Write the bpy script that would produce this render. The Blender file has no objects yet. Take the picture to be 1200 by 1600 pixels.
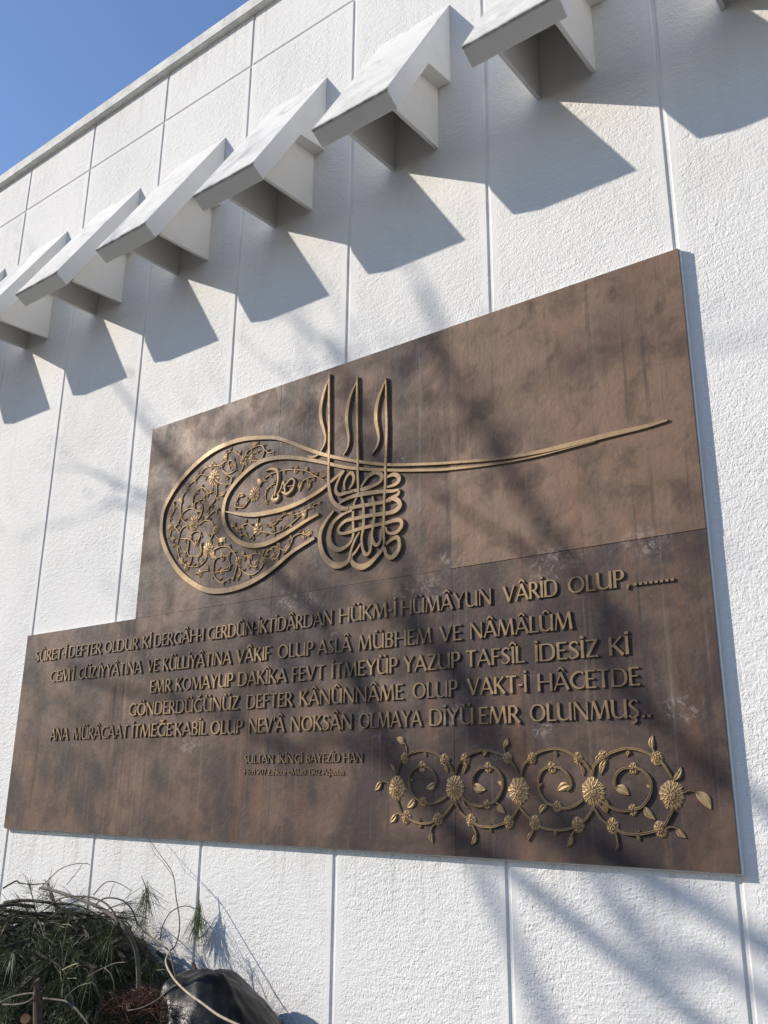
import bpy, bmesh, math, random
import numpy as np
from mathutils import Vector, Matrix, noise as mnoise
scene = bpy.context.scene
COL = scene.collection
R = math.radians

# ------------------------------------------------------------------ camera
CAM = {'loc': [0.9066, -2.9847, 1.6], 'right': [0.797185, 0.603666, 0.009127], 'up': [0.169691, -0.238546, 0.956191], 'back': [0.579397, -0.760712, -0.292602], 'lens': 31.515}
cd = bpy.data.cameras.new('camera'); cam = bpy.data.objects.new('camera', cd); COL.objects.link(cam)
cd.sensor_fit = 'VERTICAL'; cd.sensor_height = 36.0; cd.lens = CAM['lens']
cd.clip_start = 0.05; cd.clip_end = 5000
r_, u_, b_ = (Vector(CAM[k]) for k in ('right', 'up', 'back'))
cam.matrix_world = Matrix(((r_.x, u_.x, b_.x, CAM['loc'][0]), (r_.y, u_.y, b_.y, CAM['loc'][1]), (r_.z, u_.z, b_.z, CAM['loc'][2]), (0, 0, 0, 1)))
scene.camera = cam

# ------------------------------------------------------------------ light
SUN_TRAVEL = Vector((1.70, 1.0, -0.966)).normalized()      # from the corbels' shadows
TO_SUN = -SUN_TRAVEL
w = bpy.data.worlds.new('World'); scene.world = w; w.use_nodes = True
nt = w.node_tree; bg = nt.nodes['Background']
sky = nt.nodes.new('ShaderNodeTexSky'); sky.sky_type = 'NISHITA'; sky.sun_disc = False
sky.sun_elevation = math.asin(TO_SUN.z)
sky.sun_rotation = math.atan2(TO_SUN.x, TO_SUN.y)
sky.air_density = 1.35; sky.dust_density = 0.25; sky.ozone_density = 4.6
mixn = nt.nodes.new('ShaderNodeMix'); mixn.data_type = 'RGBA'; mixn.blend_type = 'MULTIPLY'; mixn.inputs[0].default_value = 1
mixn.inputs[7].default_value = (1.045, .965, 1.05, 1); nt.links.new(sky.outputs[0], mixn.inputs[6]); nt.links.new(mixn.outputs[2], bg.inputs[0]); bg.inputs[1].default_value = 0.145
sd = bpy.data.lights.new('sun', 'SUN'); sun = bpy.data.objects.new('sun', sd); COL.objects.link(sun)
sd.energy = 4.9; sd.angle = R(0.53); sd.color = (1.0, 0.925, 0.82)
sun.rotation_euler = SUN_TRAVEL.to_track_quat('-Z', 'Y').to_euler()
sun.location = TO_SUN * 60
scene.view_settings.view_transform = 'Standard'; scene.view_settings.look = 'None'
scene.view_settings.exposure = 0.16; scene.view_settings.gamma = 1.0

# ------------------------------------------------------------------ materials
class NT:
    def __init__(s, name):
        s.m = bpy.data.materials.new(name); s.m.use_nodes = True
        s.t = s.m.node_tree; s.b = s.t.nodes['Principled BSDF']
        s.pos = s.n('ShaderNodeNewGeometry').outputs['Position']
    def n(s, t, **k):
        o = s.t.nodes.new(t)
        for a, v in k.items(): setattr(o, a, v)
        return o
    def l(s, a, b): s.t.links.new(a, b)
    def set(s, inp, v):
        if isinstance(v, bpy.types.NodeSocket): s.l(v, inp)
        else: inp.default_value = v
    def scaled(s, sc, src=None):
        o = s.n('ShaderNodeMapping'); o.inputs['Scale'].default_value = sc; s.l(src or s.pos, o.inputs[0]); return o.outputs[0]
    def noise(s, scale, detail=4, rough=.55, dist=0, vec=None):
        o = s.n('ShaderNodeTexNoise'); o.inputs['Scale'].default_value = scale; o.inputs['Detail'].default_value = detail
        o.inputs['Roughness'].default_value = rough; o.inputs['Distortion'].default_value = dist
        s.l(vec or s.pos, o.inputs['Vector']); return o.outputs['Fac']
    def voro(s, scale, vec=None, feature='F1'):
        o = s.n('ShaderNodeTexVoronoi', feature=feature); o.inputs['Scale'].default_value = scale
        s.l(vec or s.pos, o.inputs['Vector']); return o.outputs['Distance']
    def ramp(s, f, a, b, c0=0., c1=1.):
        o = s.n('ShaderNodeMapRange', clamp=True, interpolation_type='SMOOTHSTEP')
        for i, v in zip(('Value', 'From Min', 'From Max', 'To Min', 'To Max'), (f, a, b, c0, c1)): s.set(o.inputs[i], v)
        return o.outputs[0]
    def math(s, op, a, b=0.):
        o = s.n('ShaderNodeMath', operation=op); s.set(o.inputs[0], a); s.set(o.inputs[1], b); return o.outputs[0]
    def mix(s, f, a, b):
        o = s.n('ShaderNodeMix', data_type='RGBA')
        s.set(o.inputs[0], f)
        for i, v in ((6, a), (7, b)):
            if isinstance(v, tuple): v = v + (1,) if len(v) == 3 else v
            s.set(o.inputs[i], v)
        return o.outputs[2]
    def bump(s, h, strength, dist, prev=None):
        o = s.n('ShaderNodeBump'); s.set(o.inputs['Strength'], strength); o.inputs['Distance'].default_value = dist
        s.l(h, o.inputs['Height'])
        if prev: s.l(prev, o.inputs['Normal'])
        return o.outputs[0]
    def out(s, color, rough=.6, metal=0., normal=None, spec=None):
        if isinstance(color, tuple): color = color + (1,)
        s.set(s.b.inputs['Base Color'], color); s.set(s.b.inputs['Roughness'], rough); s.set(s.b.inputs['Metallic'], metal)
        if spec is not None: s.b.inputs['Specular IOR Level'].default_value = spec
        if normal: s.l(normal, s.b.inputs['Normal'])
        return s.m

def m_stucco():
    s = NT('white_stucco')
    sx = s.n('ShaderNodeSeparateXYZ'); s.l(s.pos, sx.inputs[0]); X, Z = sx.outputs[0], sx.outputs[2]
    # distance to the nearest upright groove: smooth trowelled margins
    fr = s.math('PINGPONG', X, .4); gm = s.math('SUBTRACT', .4, fr)       # 0.4 at bay middle ... distance measure
    g = s.math('PINGPONG', X, .4)
    edge = s.ramp(g, .022, .06)
    hz = s.ramp(s.math('ABSOLUTE', s.math('SUBTRACT', Z, 5.743)), .012, .04)
    edge = s.math('MULTIPLY', edge, s.math('ADD', .25, s.math('MULTIPLY', hz, .75)))
    # plain margin round the bronze panel
    big = s.noise(1.3, 3)
    a = s.noise(104, 4, .6, .3, s.scaled((1., 1, .9)))
    c = s.noise(190, 2, .5)
    b = s.noise(33, 3, .55, .4, s.scaled((.7, 1, 1.4)))
    pit = s.ramp(s.noise(62, 2, .5, 0, s.scaled((1, 1, .8))), .26, .40)
    h = s.math('ADD', a, s.math('MULTIPLY', c, .35)); h = s.math('ADD', h, s.math('MULTIPLY', b, 1.1)); h = s.math('ADD', h, s.math('MULTIPLY', pit, .45))
    st = s.math('MULTIPLY', s.math('ADD', .14, s.math('MULTIPLY', edge, .34)), s.ramp(big, .3, .7, .7, 1.2))
    nrm = s.bump(h, st, .012)
    tone = s.mix(s.ramp(s.noise(.9, 4), .35, .7), (.79, .776, .748), (.735, .722, .697))
    bay = s.n('ShaderNodeTexWhiteNoise', noise_dimensions='1D'); s.l(s.math('FLOOR', s.math('DIVIDE', X, .8)), bay.inputs['W'])
    tone = s.mix(s.math('MULTIPLY', bay.outputs['Value'], .22), tone, (.68, .675, .665))
    tone = s.mix(s.ramp(s.noise(2.3, 5, .65, .8), .50, .74, 0, .42), tone, (.66, .645, .61))
    grime = s.math('MULTIPLY', s.ramp(g, .030, .008), s.ramp(s.noise(5, 5, .7, 0, s.scaled((1, 1, .35))), .42, .68, 0, .5)); tone = s.mix(grime, tone, (.50, .485, .45))
    drip = s.math('MULTIPLY', s.ramp(s.noise(9, 4, .65, 0, s.scaled((3, 1, .12))), .50, .68), s.math('MAXIMUM', s.ramp(Z, 5.75, 6.14), s.math('MULTIPLY', s.ramp(Z, .95, 1.36), s.ramp(Z, 1.42, 1.38)))); tone = s.mix(s.math('MULTIPLY', drip, .40), tone, (.48, .465, .43))
    pits = s.ramp(s.noise(120, 2, .5), .70, .80)
    tone = s.mix(s.math('MULTIPLY', pits, .45), tone, (.50, .49, .47))
    streak = s.ramp(s.noise(3, 4, .6, 0, s.scaled((3.2, 1, .22))), .58, .80)
    tone = s.mix(s.math('MULTIPLY', streak, .42), tone, (.60, .585, .545))
    return s.out(tone, .85, 0, nrm, .25)

def m_cast():
    s = NT('painted_cast_concrete')
    t = s.mix(s.ramp(s.noise(2.2, 5, .6), .35, .7), (.83, .815, .78), (.77, .755, .72))
    sp = s.ramp(s.noise(55, 3, .6), .64, .76)
    geo = s.n('ShaderNodeNewGeometry'); sn = s.n('ShaderNodeSeparateXYZ'); s.l(geo.outputs['True Normal'], sn.inputs[0])
    up = s.ramp(sn.outputs[2], .2, .45)
    dirt = s.math('MULTIPLY', s.math('MAXIMUM', s.math('MULTIPLY', sp, .55), s.ramp(s.noise(7, 6, .7, .6), .50, .72, 0, .75)), s.math('ADD', .12, s.math('MULTIPLY', up, .88)))
    t = s.mix(s.math('MULTIPLY', up, .5), t, (.55, .54, .51))  # upward faces greyed evenly: grime, plus toning down their sunlit brightness
    t = s.mix(dirt, t, (.40, .385, .36))
    tc = s.n('ShaderNodeTexCoord'); so = s.n('ShaderNodeSeparateXYZ'); s.l(tc.outputs['Object'], so.inputs[0])
    lip = s.math('MULTIPLY', s.ramp(so.outputs[1], -.496, -.508), s.ramp(s.noise(14, 5, .7), .30, .55, .15, 1))
    t = s.mix(s.math('MULTIPLY', lip, .75), t, (.13, .125, .11))
    wash = s.math('MULTIPLY', s.math('MULTIPLY', s.ramp(so.outputs[1], -.12, -.46), up), s.ramp(s.noise(5, 6, .72, .5), .36, .66))
    t = s.mix(s.math('MULTIPLY', wash, .55), t, (.40, .39, .35))
    pore = s.ramp(s.noise(85, 2, .5), .72, .80, 0, .6); t = s.mix(s.math('MULTIPLY', pore, up), t, (.16, .155, .14))
    n = s.bump(s.math('ADD', s.noise(70, 4, .6), s.math('MULTIPLY', s.noise(9, 3), .8)), .30, .005)
    return s.out(t, .8, 0, n, .25)

def m_coping():
    s = NT('weathered_concrete')
    t = s.mix(s.ramp(s.noise(9, 6, .7), .3, .7), (.74, .73, .69), (.52, .51, .48))
    t = s.mix(s.ramp(s.noise(60, 3), .6, .75, 0, .6), t, (.13, .13, .125))
    return s.out(t, .9, 0, s.bump(s.noise(90, 4), .4, .006))

STAINS = [(-1.02, 1.86, .10), (-.62, 1.80, .07), (-.80, 1.71, .05), (-1.44, 1.865, .10), (-1.36, 1.79, .05), (-.78, 1.58, .04), (-3.43, 1.80, .035), (-2.85, 2.23, .06), (-2.62, 2.19, .05), (-1.15, 2.36, .16), (-.55, 2.40, .16), (-1.9, 2.42, .10), (-1.85, 2.86, .10), (-2.02, 3.02, .04), (-1.25, 2.95, .05), (-.2, 2.42, .12), (-2.5, 1.78, .10), (-.12, 1.85, .10), (-1.75, 2.41, .08), (-1.62, 2.23, .05), (-1.0, 2.47, .10)]
def m_bronze(name, gold, k=1.):
    s = NT(name)
    sx = s.n('ShaderNodeSeparateXYZ'); s.l(s.pos, sx.inputs[0])
    v1 = s.noise(2.6, 5, .62, .5); v2 = s.noise(7, 5, .65, .4); v3 = s.noise(3.0, 4, .6, .2, s.scaled((2.6, 1, .32)))
    fine = s.noise(140, 3, .6)
    if gold:
        t = s.mix(s.ramp(v1, .36, .64), (.12, .084, .056), (.33, .225, .125))
        t = s.mix(s.ramp(v2, .42, .70, 0, .55), t, (.42, .30, .16))
        t = s.mix(s.ramp(s.noise(30, 4, .6), .58, .75, 0, .6), t, (.10, .072, .05))
    else:
        at = s.n('ShaderNodeAttribute'); at.attribute_name = 'tint'
        f = s.math('ADD', at.outputs['Fac'], s.ramp(v1, .34, .66, -.42, .42))
        t = s.mix(f, (.064, .046, .043), (.200, .128, .088))
        t = s.mix(s.ramp(v3, .50, .74, 0, .5), t, (.20, .104, .062))
        t = s.mix(s.ramp(v2, .46, .70, 0, .6), t, (.050, .039, .036))
        st = s.noise(5, 6, .7, .15, s.scaled((7.5, 1, .16)))
        t = s.mix(s.ramp(st, .55, .72, 0, .34), t, (.24, .185, .15))
        st2 = s.noise(4, 5, .65, .1, s.scaled((6.0, 1, .20)))
        t = s.mix(s.ramp(st2, .54, .72, 0, .62), t, (.042, .034, .032))
        cl = s.ramp(s.noise(3.7, 6, .72, .6), .54, .74, 0, .26)
        t = s.mix(cl, t, (.26, .21, .185))
        t = s.mix(s.ramp(fine, .62, .76, 0, .3), t, (.26, .20, .16))
    if k > 1: t = s.mix(.62, t, (.50, .34, .175))
    if k < 1: t = s.mix(s.ramp(s.noise(1.9, 4, .6), .38, .62, .60, .0), t, (.125, .090, .064))
    # lime and paint splashes
    acc = None
    for x, z, r in STAINS:
        dx = s.math('MULTIPLY', s.math('SUBTRACT', sx.outputs[0], x), 1 / r); dz = s.math('MULTIPLY', s.math('SUBTRACT', sx.outputs[2], z), 1.5 / r)
        d = s.math('SUBTRACT', 1., s.math('SQRT', s.math('ADD', s.math('MULTIPLY', dx, dx), s.math('MULTIPLY', dz, dz))))
        acc = d if acc is None else s.math('MAXIMUM', acc, d)
    sp = s.math('MULTIPLY', s.ramp(acc, 0., .75), s.ramp(s.noise(36, 6, .72, .8), .47, .66))
    t = s.mix(s.math('MULTIPLY', sp, .42 if not gold else .35), t, (.46, .43, .40))
    hh = s.math('ADD', s.math('MULTIPLY', s.noise(60, 5, .6), .7), s.math('MULTIPLY', s.noise(9, 3), 1.5))
    n = s.bump(hh, .35 if not gold else .22, .005)
    rg = s.ramp(v2, .3, .7, .48, .66)
    return s.out(t, rg, .30 if gold else .05, n, .25 if gold else .16)

def m_flat(name, col, rough=.7, var=.25, scale=30, bump=.3, bd=.003):
    s = NT(name)
    t = s.mix(s.ramp(s.noise(scale, 4, .6), .3, .7), tuple(c * (1 - var) for c in col), tuple(min(1, c * (1 + var)) for c in col))
    return s.out(t, rough, 0, s.bump(s.noise(scale * 3, 3), bump, bd))
def m_needle(name, a, b, c):
    s = NT(name)
    oi = s.n('ShaderNodeAttribute'); oi.attribute_name = 'tint'
    t = s.mix(oi.outputs['Fac'], a, b); t = s.mix(s.ramp(s.noise(5, 3), .5, .75, 0, .6), t, c)
    return s.out(t, .5, 0, None, .35)
def m_bag():
    s = NT('black_plastic_film')
    f = s.noise(6, 5, .65, 1.6, s.scaled((1.6, 1.6, .7))); g = s.noise(20, 3, .6, 2.5)
    n = s.bump(s.math('ADD', f, s.math("MULTIPLY", g, .35)), .12, .012)
    t = s.mix(s.ramp(s.noise(12, 4), .4, .7), (.006, .0065, .0075), (.011, .0115, .013))
    return s.out(t, s.ramp(s.noise(9, 3), .3, .7, .30, .42), 0, n, .22)
M = dict(stucco=m_stucco(), cast=m_cast(), coping=m_coping(), bronze=m_bronze('dark_bronze', False), gold=m_bronze('worn_bronze', True), letter=m_bronze('letter_bronze', True, .5), bright=m_bronze('polished_bronze', True, 2.),
         bark=m_flat('pale_bark', (.115, .098, .078), .85, .4, 25, .6), darkbark=m_flat('dark_bark', (.055, .042, .033), .85, .4, 40, .6),
         straw=m_flat('bleached_twig', (.36, .31, .21), .7, .25, 40, .3), post=m_flat('rusty_brown_wood', (.075, .036, .022), .85, .4, 30, .6),
         cut=m_flat('fresh_cut_wood', (.5, .24, .09), .8, .25, 40, .3),
         green=m_needle('pine_needles', (.022, .034, .011), (.088, .108, .034), (.045, .058, .019)), pale=m_needle('pale_pine_needles', (.09, .12, .045), (.21, .23, .10), (.13, .15, .07)),
         red=m_needle('dry_needles', (.07, .028, .016), (.16, .065, .034), (.16, .06, .035)),
         heap_core=m_flat('dark_heap_core', (.028, .024, .018), .95, .5, 30, 1., .02), bag=m_bag(),
         pave=m_flat('dark_asphalt', (.062, .060, .056), .9, .2, 6, .4, .004), roof=m_flat('grey_roofing', (.22, .22, .21), .9, .2, 4, .3))

# ------------------------------------------------------------------ mesh helpers
class MB:
    def __init__(s): s.v = []; s.f = []; s.tint = []; s.n = 0
    def add(s, vs, fs, tint=None):
        o = len(s.v); s.v += [tuple(v) for v in vs]; s.f += [tuple(i + o for i in f) for f in fs]
        if tint is not None: s.tint += [tint] * len(vs)
    def build(s, name, mat, parent=None, origin=(0, 0, 0), smooth=False, angle=None):
        me = bpy.data.meshes.new(name); o3 = Vector(origin)
        me.from_pydata([tuple(Vector(v) - o3) for v in s.v], [], s.f); me.update()
        if s.tint and len(s.tint) == len(s.v):
            at = me.attributes.new('tint', 'FLOAT', 'POINT'); at.data.foreach_set('value', s.tint)
        me.materials.append(mat)
        bm = bmesh.new(); bm.from_mesh(me); bmesh.ops.recalc_face_normals(bm, faces=bm.faces); bm.to_mesh(me); bm.free()
        if smooth:
            for p in me.polygons: p.use_smooth = True
            if angle:
                try: me.set_sharp_from_angle(angle=R(angle))
                except Exception: pass
        o = bpy.data.objects.new(name, me); COL.objects.link(o)
        if parent is not None: o.parent = parent
        return o
def empty(name, loc, label, cat, group=None):
    o = bpy.data.objects.new(name, None); COL.objects.link(o); o.location = loc; o.empty_display_size = .1
    o['label'] = label; o['category'] = cat
    if group: o['group'] = group
    return o
def tag(o, label, cat, group=None, kind=None):
    if label: o['label'] = label
    if cat: o['category'] = cat
    if group: o['group'] = group
    if kind: o['kind'] = kind
    return o
def box(mb, x0, x1, y0, y1, z0, z1, b=0.):
    if b <= 0:
        v = [(x, y, z) for x in (x0, x1) for y in (y0, y1) for z in (z0, z1)]
        mb.add(v, [(0, 1, 3, 2), (4, 6, 7, 5), (0, 4, 5, 1), (2, 3, 7, 6), (0, 2, 6, 4), (1, 5, 7, 3)]); return
    bm = bmesh.new(); bmesh.ops.create_cube(bm, size=1)
    for v in bm.verts: v.co = Vector(((x0 + x1) / 2 + v.co.x * (x1 - x0), (y0 + y1) / 2 + v.co.y * (y1 - y0), (z0 + z1) / 2 + v.co.z * (z1 - z0)))
    bmesh.ops.bevel(bm, geom=bm.edges[:], offset=b, segments=1, affect='EDGES', profile=.5); frombm(mb, bm)
def frombm(mb, bm):
    bm.verts.index_update(); mb.add([v.co[:] for v in bm.verts], [[v.index for v in f.verts] for f in bm.faces]); bm.free()
def prism_x(mb, prof, x0, x1, b=.004):            # prof: (y,z) outline swept along x, edges bevelled
    bm = bmesh.new()
    a = [bm.verts.new((x0, y, z)) for y, z in prof]; c = [bm.verts.new((x1, y, z)) for y, z in prof]
    n = len(prof); bm.faces.new(a); bm.faces.new(c[::-1])
    for i in range(n): bm.faces.new((a[i], c[i], c[(i + 1) % n], a[(i + 1) % n]))
    bmesh.ops.recalc_face_normals(bm, faces=bm.faces)
    if b: bmesh.ops.bevel(bm, geom=bm.edges[:], offset=b, segments=2, affect='EDGES', profile=.5)
    frombm(mb, bm)
def catmull(P, n):
    P = [np.array(p, float) for p in P]; out = []
    if len(P) == 2: return [P[0] + (P[1] - P[0]) * t for t in np.linspace(0, 1, n + 1)]
    Q = [2 * P[0] - P[1]] + P + [2 * P[-1] - P[-2]]
    for i in range(1, len(Q) - 2):
        p0, p1, p2, p3 = Q[i - 1:i + 3]
        for k in range(n):
            t = k / n
            out.append(.5 * (2 * p1 + (p2 - p0) * t + (2 * p0 - 5 * p1 + 4 * p2 - p3) * t * t + (3 * p1 - p0 - 3 * p2 + p3) * t ** 3))
    out.append(P[-1]); return out
FLAT = [(-.5, 0), (-.5, .78), (-.42, 1), (.42, 1), (.5, .78), (.5, 0)]
ROUND = [(-.5, 0), (-.44, .55), (-.2, 1), (.2, 1), (.44, .55), (.5, 0)]
GROOVED = [(-.5, 0), (-.46, .8), (-.28, 1), (0, .62), (.28, 1), (.46, .8), (.5, 0)]
PLANE_Y = -.028
def ribbon(mb, pts, wid, h, prof=FLAT, n=4, y0=PLANE_Y, hs=None):
    """raised band on an upright face: pts (x,z), width per point, height h towards -y"""
    Q = catmull([(p[0], p[1], w) for p, w in zip(pts, wid)], n) if n > 1 else [np.array((p[0], p[1], w)) for p, w in zip(pts, wid)]
    m = len(Q); vs = []; k = len(prof)
    for i in range(m):
        d = Q[min(i + 1, m - 1)][:2] - Q[max(i - 1, 0)][:2]; L = np.hypot(*d) or 1; nx, nz = -d[1] / L, d[0] / L
        hh = h if hs is None else h * hs(i / (m - 1))
        wv = max(Q[i][2], .0006)
        for a, t in prof: vs.append((Q[i][0] + nx * a * wv, y0 - t * hh, Q[i][1] + nz * a * wv))
    fs = [(i * k + j, i * k + j + 1, (i + 1) * k + j + 1, (i + 1) * k + j) for i in range(m - 1) for j in range(k - 1)]
    fs += [tuple(range(k)), tuple((m - 1) * k + j for j in reversed(range(k)))]
    mb.add(vs, fs)
def tube(mb, pts, rad, sides=6, n=3, tint=None):
    Q = catmull([tuple(p) + (r,) for p, r in zip(pts, rad)], n); m = len(Q); vs = []
    up = Vector((0, 0, 1)); pa = None
    for i in range(m):
        d = Vector(Q[min(i + 1, m - 1)][:3] - Q[max(i - 1, 0)][:3]).normalized()
        if pa is None: a = d.cross(up if abs(d.z) < .9 else Vector((1, 0, 0))).normalized()
        else: a = (pa - d * pa.dot(d)).normalized()
        pa = a; b = d.cross(a); c = Vector(Q[i][:3]); r = max(Q[i][3], .0004)
        vs += [c + (a * math.cos(t) + b * math.sin(t)) * r for t in (2 * math.pi * j / sides for j in range(sides))]
    fs = [(i * sides + j, i * sides + (j + 1) % sides, (i + 1) * sides + (j + 1) % sides, (i + 1) * sides + j) for i in range(m - 1) for j in range(sides)]
    fs += [tuple(range(sides)), tuple((m - 1) * sides + j for j in reversed(range(sides)))]
    mb.add(vs, fs, tint)

# ------------------------------------------------------------------ setting: ground
g = MB(); g.add([(-300, -300, 0), (300, -300, 0), (300, 300, 0), (-300, 300, 0)], [(0, 1, 2, 3)])
tag(g.build('ground', M['pave']), None, None, kind='structure')

# ------------------------------------------------------------------ building
BAY = .8; X0, X1 = -13 * BAY, 4 * BAY; HZ = 5.743; ZT = 6.13
bld = empty('white_building', ((X0 + X1) / 2, 4, 0), 'white stuccoed building front with ribbed panels, sloped corbels and a grey coping', 'building')
BO = bld.location[:]
def slab(mb, x0, x1, z0, z1, g=.0078, c=.005, gz0=0, gz1=0):
    a0, a1, b0, b1 = x0 + g, x1 - g, z0 + gz0, z1 - gz1; d = .0078
    o = [(a0, d, b0), (a1, d, b0), (a1, d, b1), (a0, d, b1)]
    e = [(a0, c * .7, b0), (a1, c * .7, b0), (a1, c * .7, b1), (a0, c * .7, b1)]
    cz0 = c if gz0 else 0; cz1 = c if gz1 else 0
    f = [(a0 + c, 0, b0 + cz0), (a1 - c, 0, b0 + cz0), (a1 - c, 0, b1 - cz1), (a0 + c, 0, b1 - cz1)]
    fs = [(8, 9, 10, 11)]
    for i in range(4):
        j = (i + 1) % 4; fs += [(i, j, j + 4, i + 4), (i + 4, j + 4, j + 8, i + 8)]
    mb.add(o + e + f, fs)
wl = MB(); x = X0
while x < X1 - 1e-6:
    slab(wl, x, x + BAY, 0, HZ, gz1=.005); slab(wl, x, x + BAY, HZ, ZT, gz0=.005); x += BAY
box(wl, X0, X1, .0062, .25, 0, ZT)                       # groove bottom and the wall behind
box(wl, X0, X0 + .25, .25, 8, 0, ZT); box(wl, X1 - .25, X1, .25, 8, 0, ZT); box(wl, X0 + .25, X1 - .25, 7.75, 8, 0, ZT)
wall = wl.build('wall', M['stucco'], bld, BO)
rf = MB(); box(rf, X0 + .25, X1 - .25, .25, 7.75, ZT - .25, ZT - .1); rf.build('roof', M['roof'], bld, BO)
cp = MB(); box(cp, X0 - .03, X1 + .03, -.042, .30, ZT, ZT + .092, .007)
cp.build('coping', M['coping'], bld, BO)

# corbels: bracket + sloped cap
DZ = 2.396
def zz(v): return .8 * v + DZ
cap_prof = [(0, zz(3.655)), (-.8 * .64, zz(2.548)), (-.8 * .54, zz(2.49)), (-.8 * .232, zz(3.025)), (0, zz(3.06))]
brk_prof = [(0, zz(2.63)), (-.8 * .434, zz(2.612)), (-.8 * .434, zz(2.69)), (-.8 * .236, zz(3.03)), (0, zz(3.07))]
TH = .020                                     # open-bottomed bracket: two cheeks under a sloped cap
c1 = MB(); prism_x(c1, cap_prof, -.2135, .2135, .004)
corb = c1.build('corbel', M['cast'], bld, (0, 0, 0)); cheeks = []
for sx in (-1, 1):
    b1 = MB(); prism_x(b1, brk_prof, *sorted((sx * .140, sx * (.140 - TH))), .003); cheeks.append(b1.build('cheek', M['cast'], corb, (0, 0, 0)))
for k in range(-3, 11):
    if k == -3: o = corb
    else:
        o = corb.copy(); COL.objects.link(o); o.parent = bld
        for ck in cheeks: c = ck.copy(); COL.objects.link(c); c.parent = o
    o.location = Vector(((-1.5 - k) * .8 + .0, 0, 0)) - Vector(BO)

# ------------------------------------------------------------------ traced relief, metres on the panel face (x, z)
D = {}
D['outer'] = [(-1.7365,2.6804),(-1.8715,2.6353),(-1.9831,2.5779),(-2.0624,2.545),(-2.1531,2.5197),(-2.2464,2.5074),(-2.3436,2.5078),(-2.445,2.5249),(-2.5522,2.5735),(-2.6548,2.6413),(-2.741,2.7268),(-2.8009,2.8111),(-2.8339,2.8922),(-2.8337,2.9876),(-2.8066,3.0486),(-2.7496,3.1162),(-2.6708,3.1785),(-2.5754,3.2306),(-2.4643,3.2689),(-2.3377,3.2846),(-2.2288,3.2802),(-2.1216,3.2624),(-2.0099,3.2346),(-1.9152,3.1905),(-1.8296,3.1434),(-1.7329,3.0948),(-1.6595,3.0617),(-1.5369,3.0156),(-1.4379,2.982),(-1.3535,2.9564),(-1.2659,2.9354),(-1.1366,2.911),(-1.0071,2.8891),(-0.7639,2.8552),(-0.5934,2.8445),(-0.4317,2.8447),(-0.2784,2.8473),(-0.1615,2.8468),(-0.0789,2.8513)]
D['outer_w'] = [0.02,0.024,0.027,0.03,0.032,0.034,0.036,0.036,0.036,0.036,0.036,0.036,0.034,0.034,0.034,0.034,0.034,0.034,0.034,0.033,0.031,0.029,0.027,0.026,0.025,0.024,0.022,0.02,0.019,0.018,0.017,0.016,0.015,0.017,0.02,0.026,0.026,0.02,0.01]
D['inner'] = [(-1.7174,2.7912),(-1.7787,2.776),(-1.851,2.7523),(-1.9241,2.7279),(-1.9987,2.7084),(-2.0687,2.7003),(-2.141,2.7067),(-2.2159,2.7317),(-2.2794,2.7743),(-2.3295,2.8264),(-2.3541,2.8807),(-2.3577,2.9318),(-2.3467,2.9807),(-2.3157,3.0258),(-2.2583,3.0713),(-2.1855,3.11),(-2.1056,3.1326),(-2.0252,3.1319),(-1.939,3.1184),(-1.8406,3.0911),(-1.7583,3.0619),(-1.678,3.0316),(-1.5997,3.0002),(-1.5112,2.971),(-1.413,2.9449),(-1.3299,2.9249),(-1.2373,2.9038),(-1.1367,2.8839),(-1.0075,2.8615),(-0.7645,2.8349),(-0.5941,2.8288),(-0.4588,2.8314),(-0.3548,2.8334)]
D['inner_w'] = [0.018,0.021,0.024,0.027,0.03,0.031,0.032,0.032,0.031,0.03,0.03,0.03,0.03,0.03,0.03,0.031,0.031,0.03,0.028,0.026,0.024,0.022,0.021,0.02,0.019,0.018,0.017,0.016,0.015,0.011,0.008,0.004,0.001]
D['tip'] = [(-1.8001,3.0962),(-1.7658,3.0806),(-1.726,3.0853)]
D['cres'] = [(-2.3408,2.9136),(-2.2433,2.8847),(-2.1451,2.8635),(-2.0437,2.8566),(-1.9384,2.8564),(-1.8431,2.8682),(-1.7639,2.8873),(-1.7122,2.9034),(-1.6708,2.9214),(-1.636,2.9402),(-1.5984,2.9589),(-1.5723,2.9736)]
D['cres_w'] = [0.006,0.022,0.03,0.031,0.03,0.027,0.024,0.022,0.02,0.019,0.017,0.014]
D['alif'] = [[(-1.6725,3.485),(-1.6742,3.4319),(-1.6719,3.3319),(-1.6675,3.2328),(-1.663,3.0714),(-1.6627,2.9872),(-1.6576,2.9197),(-1.6429,2.8604),(-1.6149,2.8195),(-1.5746,2.7955),(-1.5372,2.7858)],[(-1.5011,3.4216),(-1.5021,3.3682),(-1.501,3.2874),(-1.4977,3.1911),(-1.4937,3.096),(-1.4902,3.0077),(-1.4887,2.941),(-1.4844,2.8795),(-1.4815,2.8339)],[(-1.3349,3.37),(-1.3329,3.3125),(-1.3311,3.212),(-1.3274,3.1339),(-1.3281,3.0578),(-1.3306,2.998),(-1.3329,2.9485),(-1.3321,2.8693),(-1.3372,2.7969),(-1.3381,2.7245),(-1.3384,2.6527),(-1.3349,2.5904)]]
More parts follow.
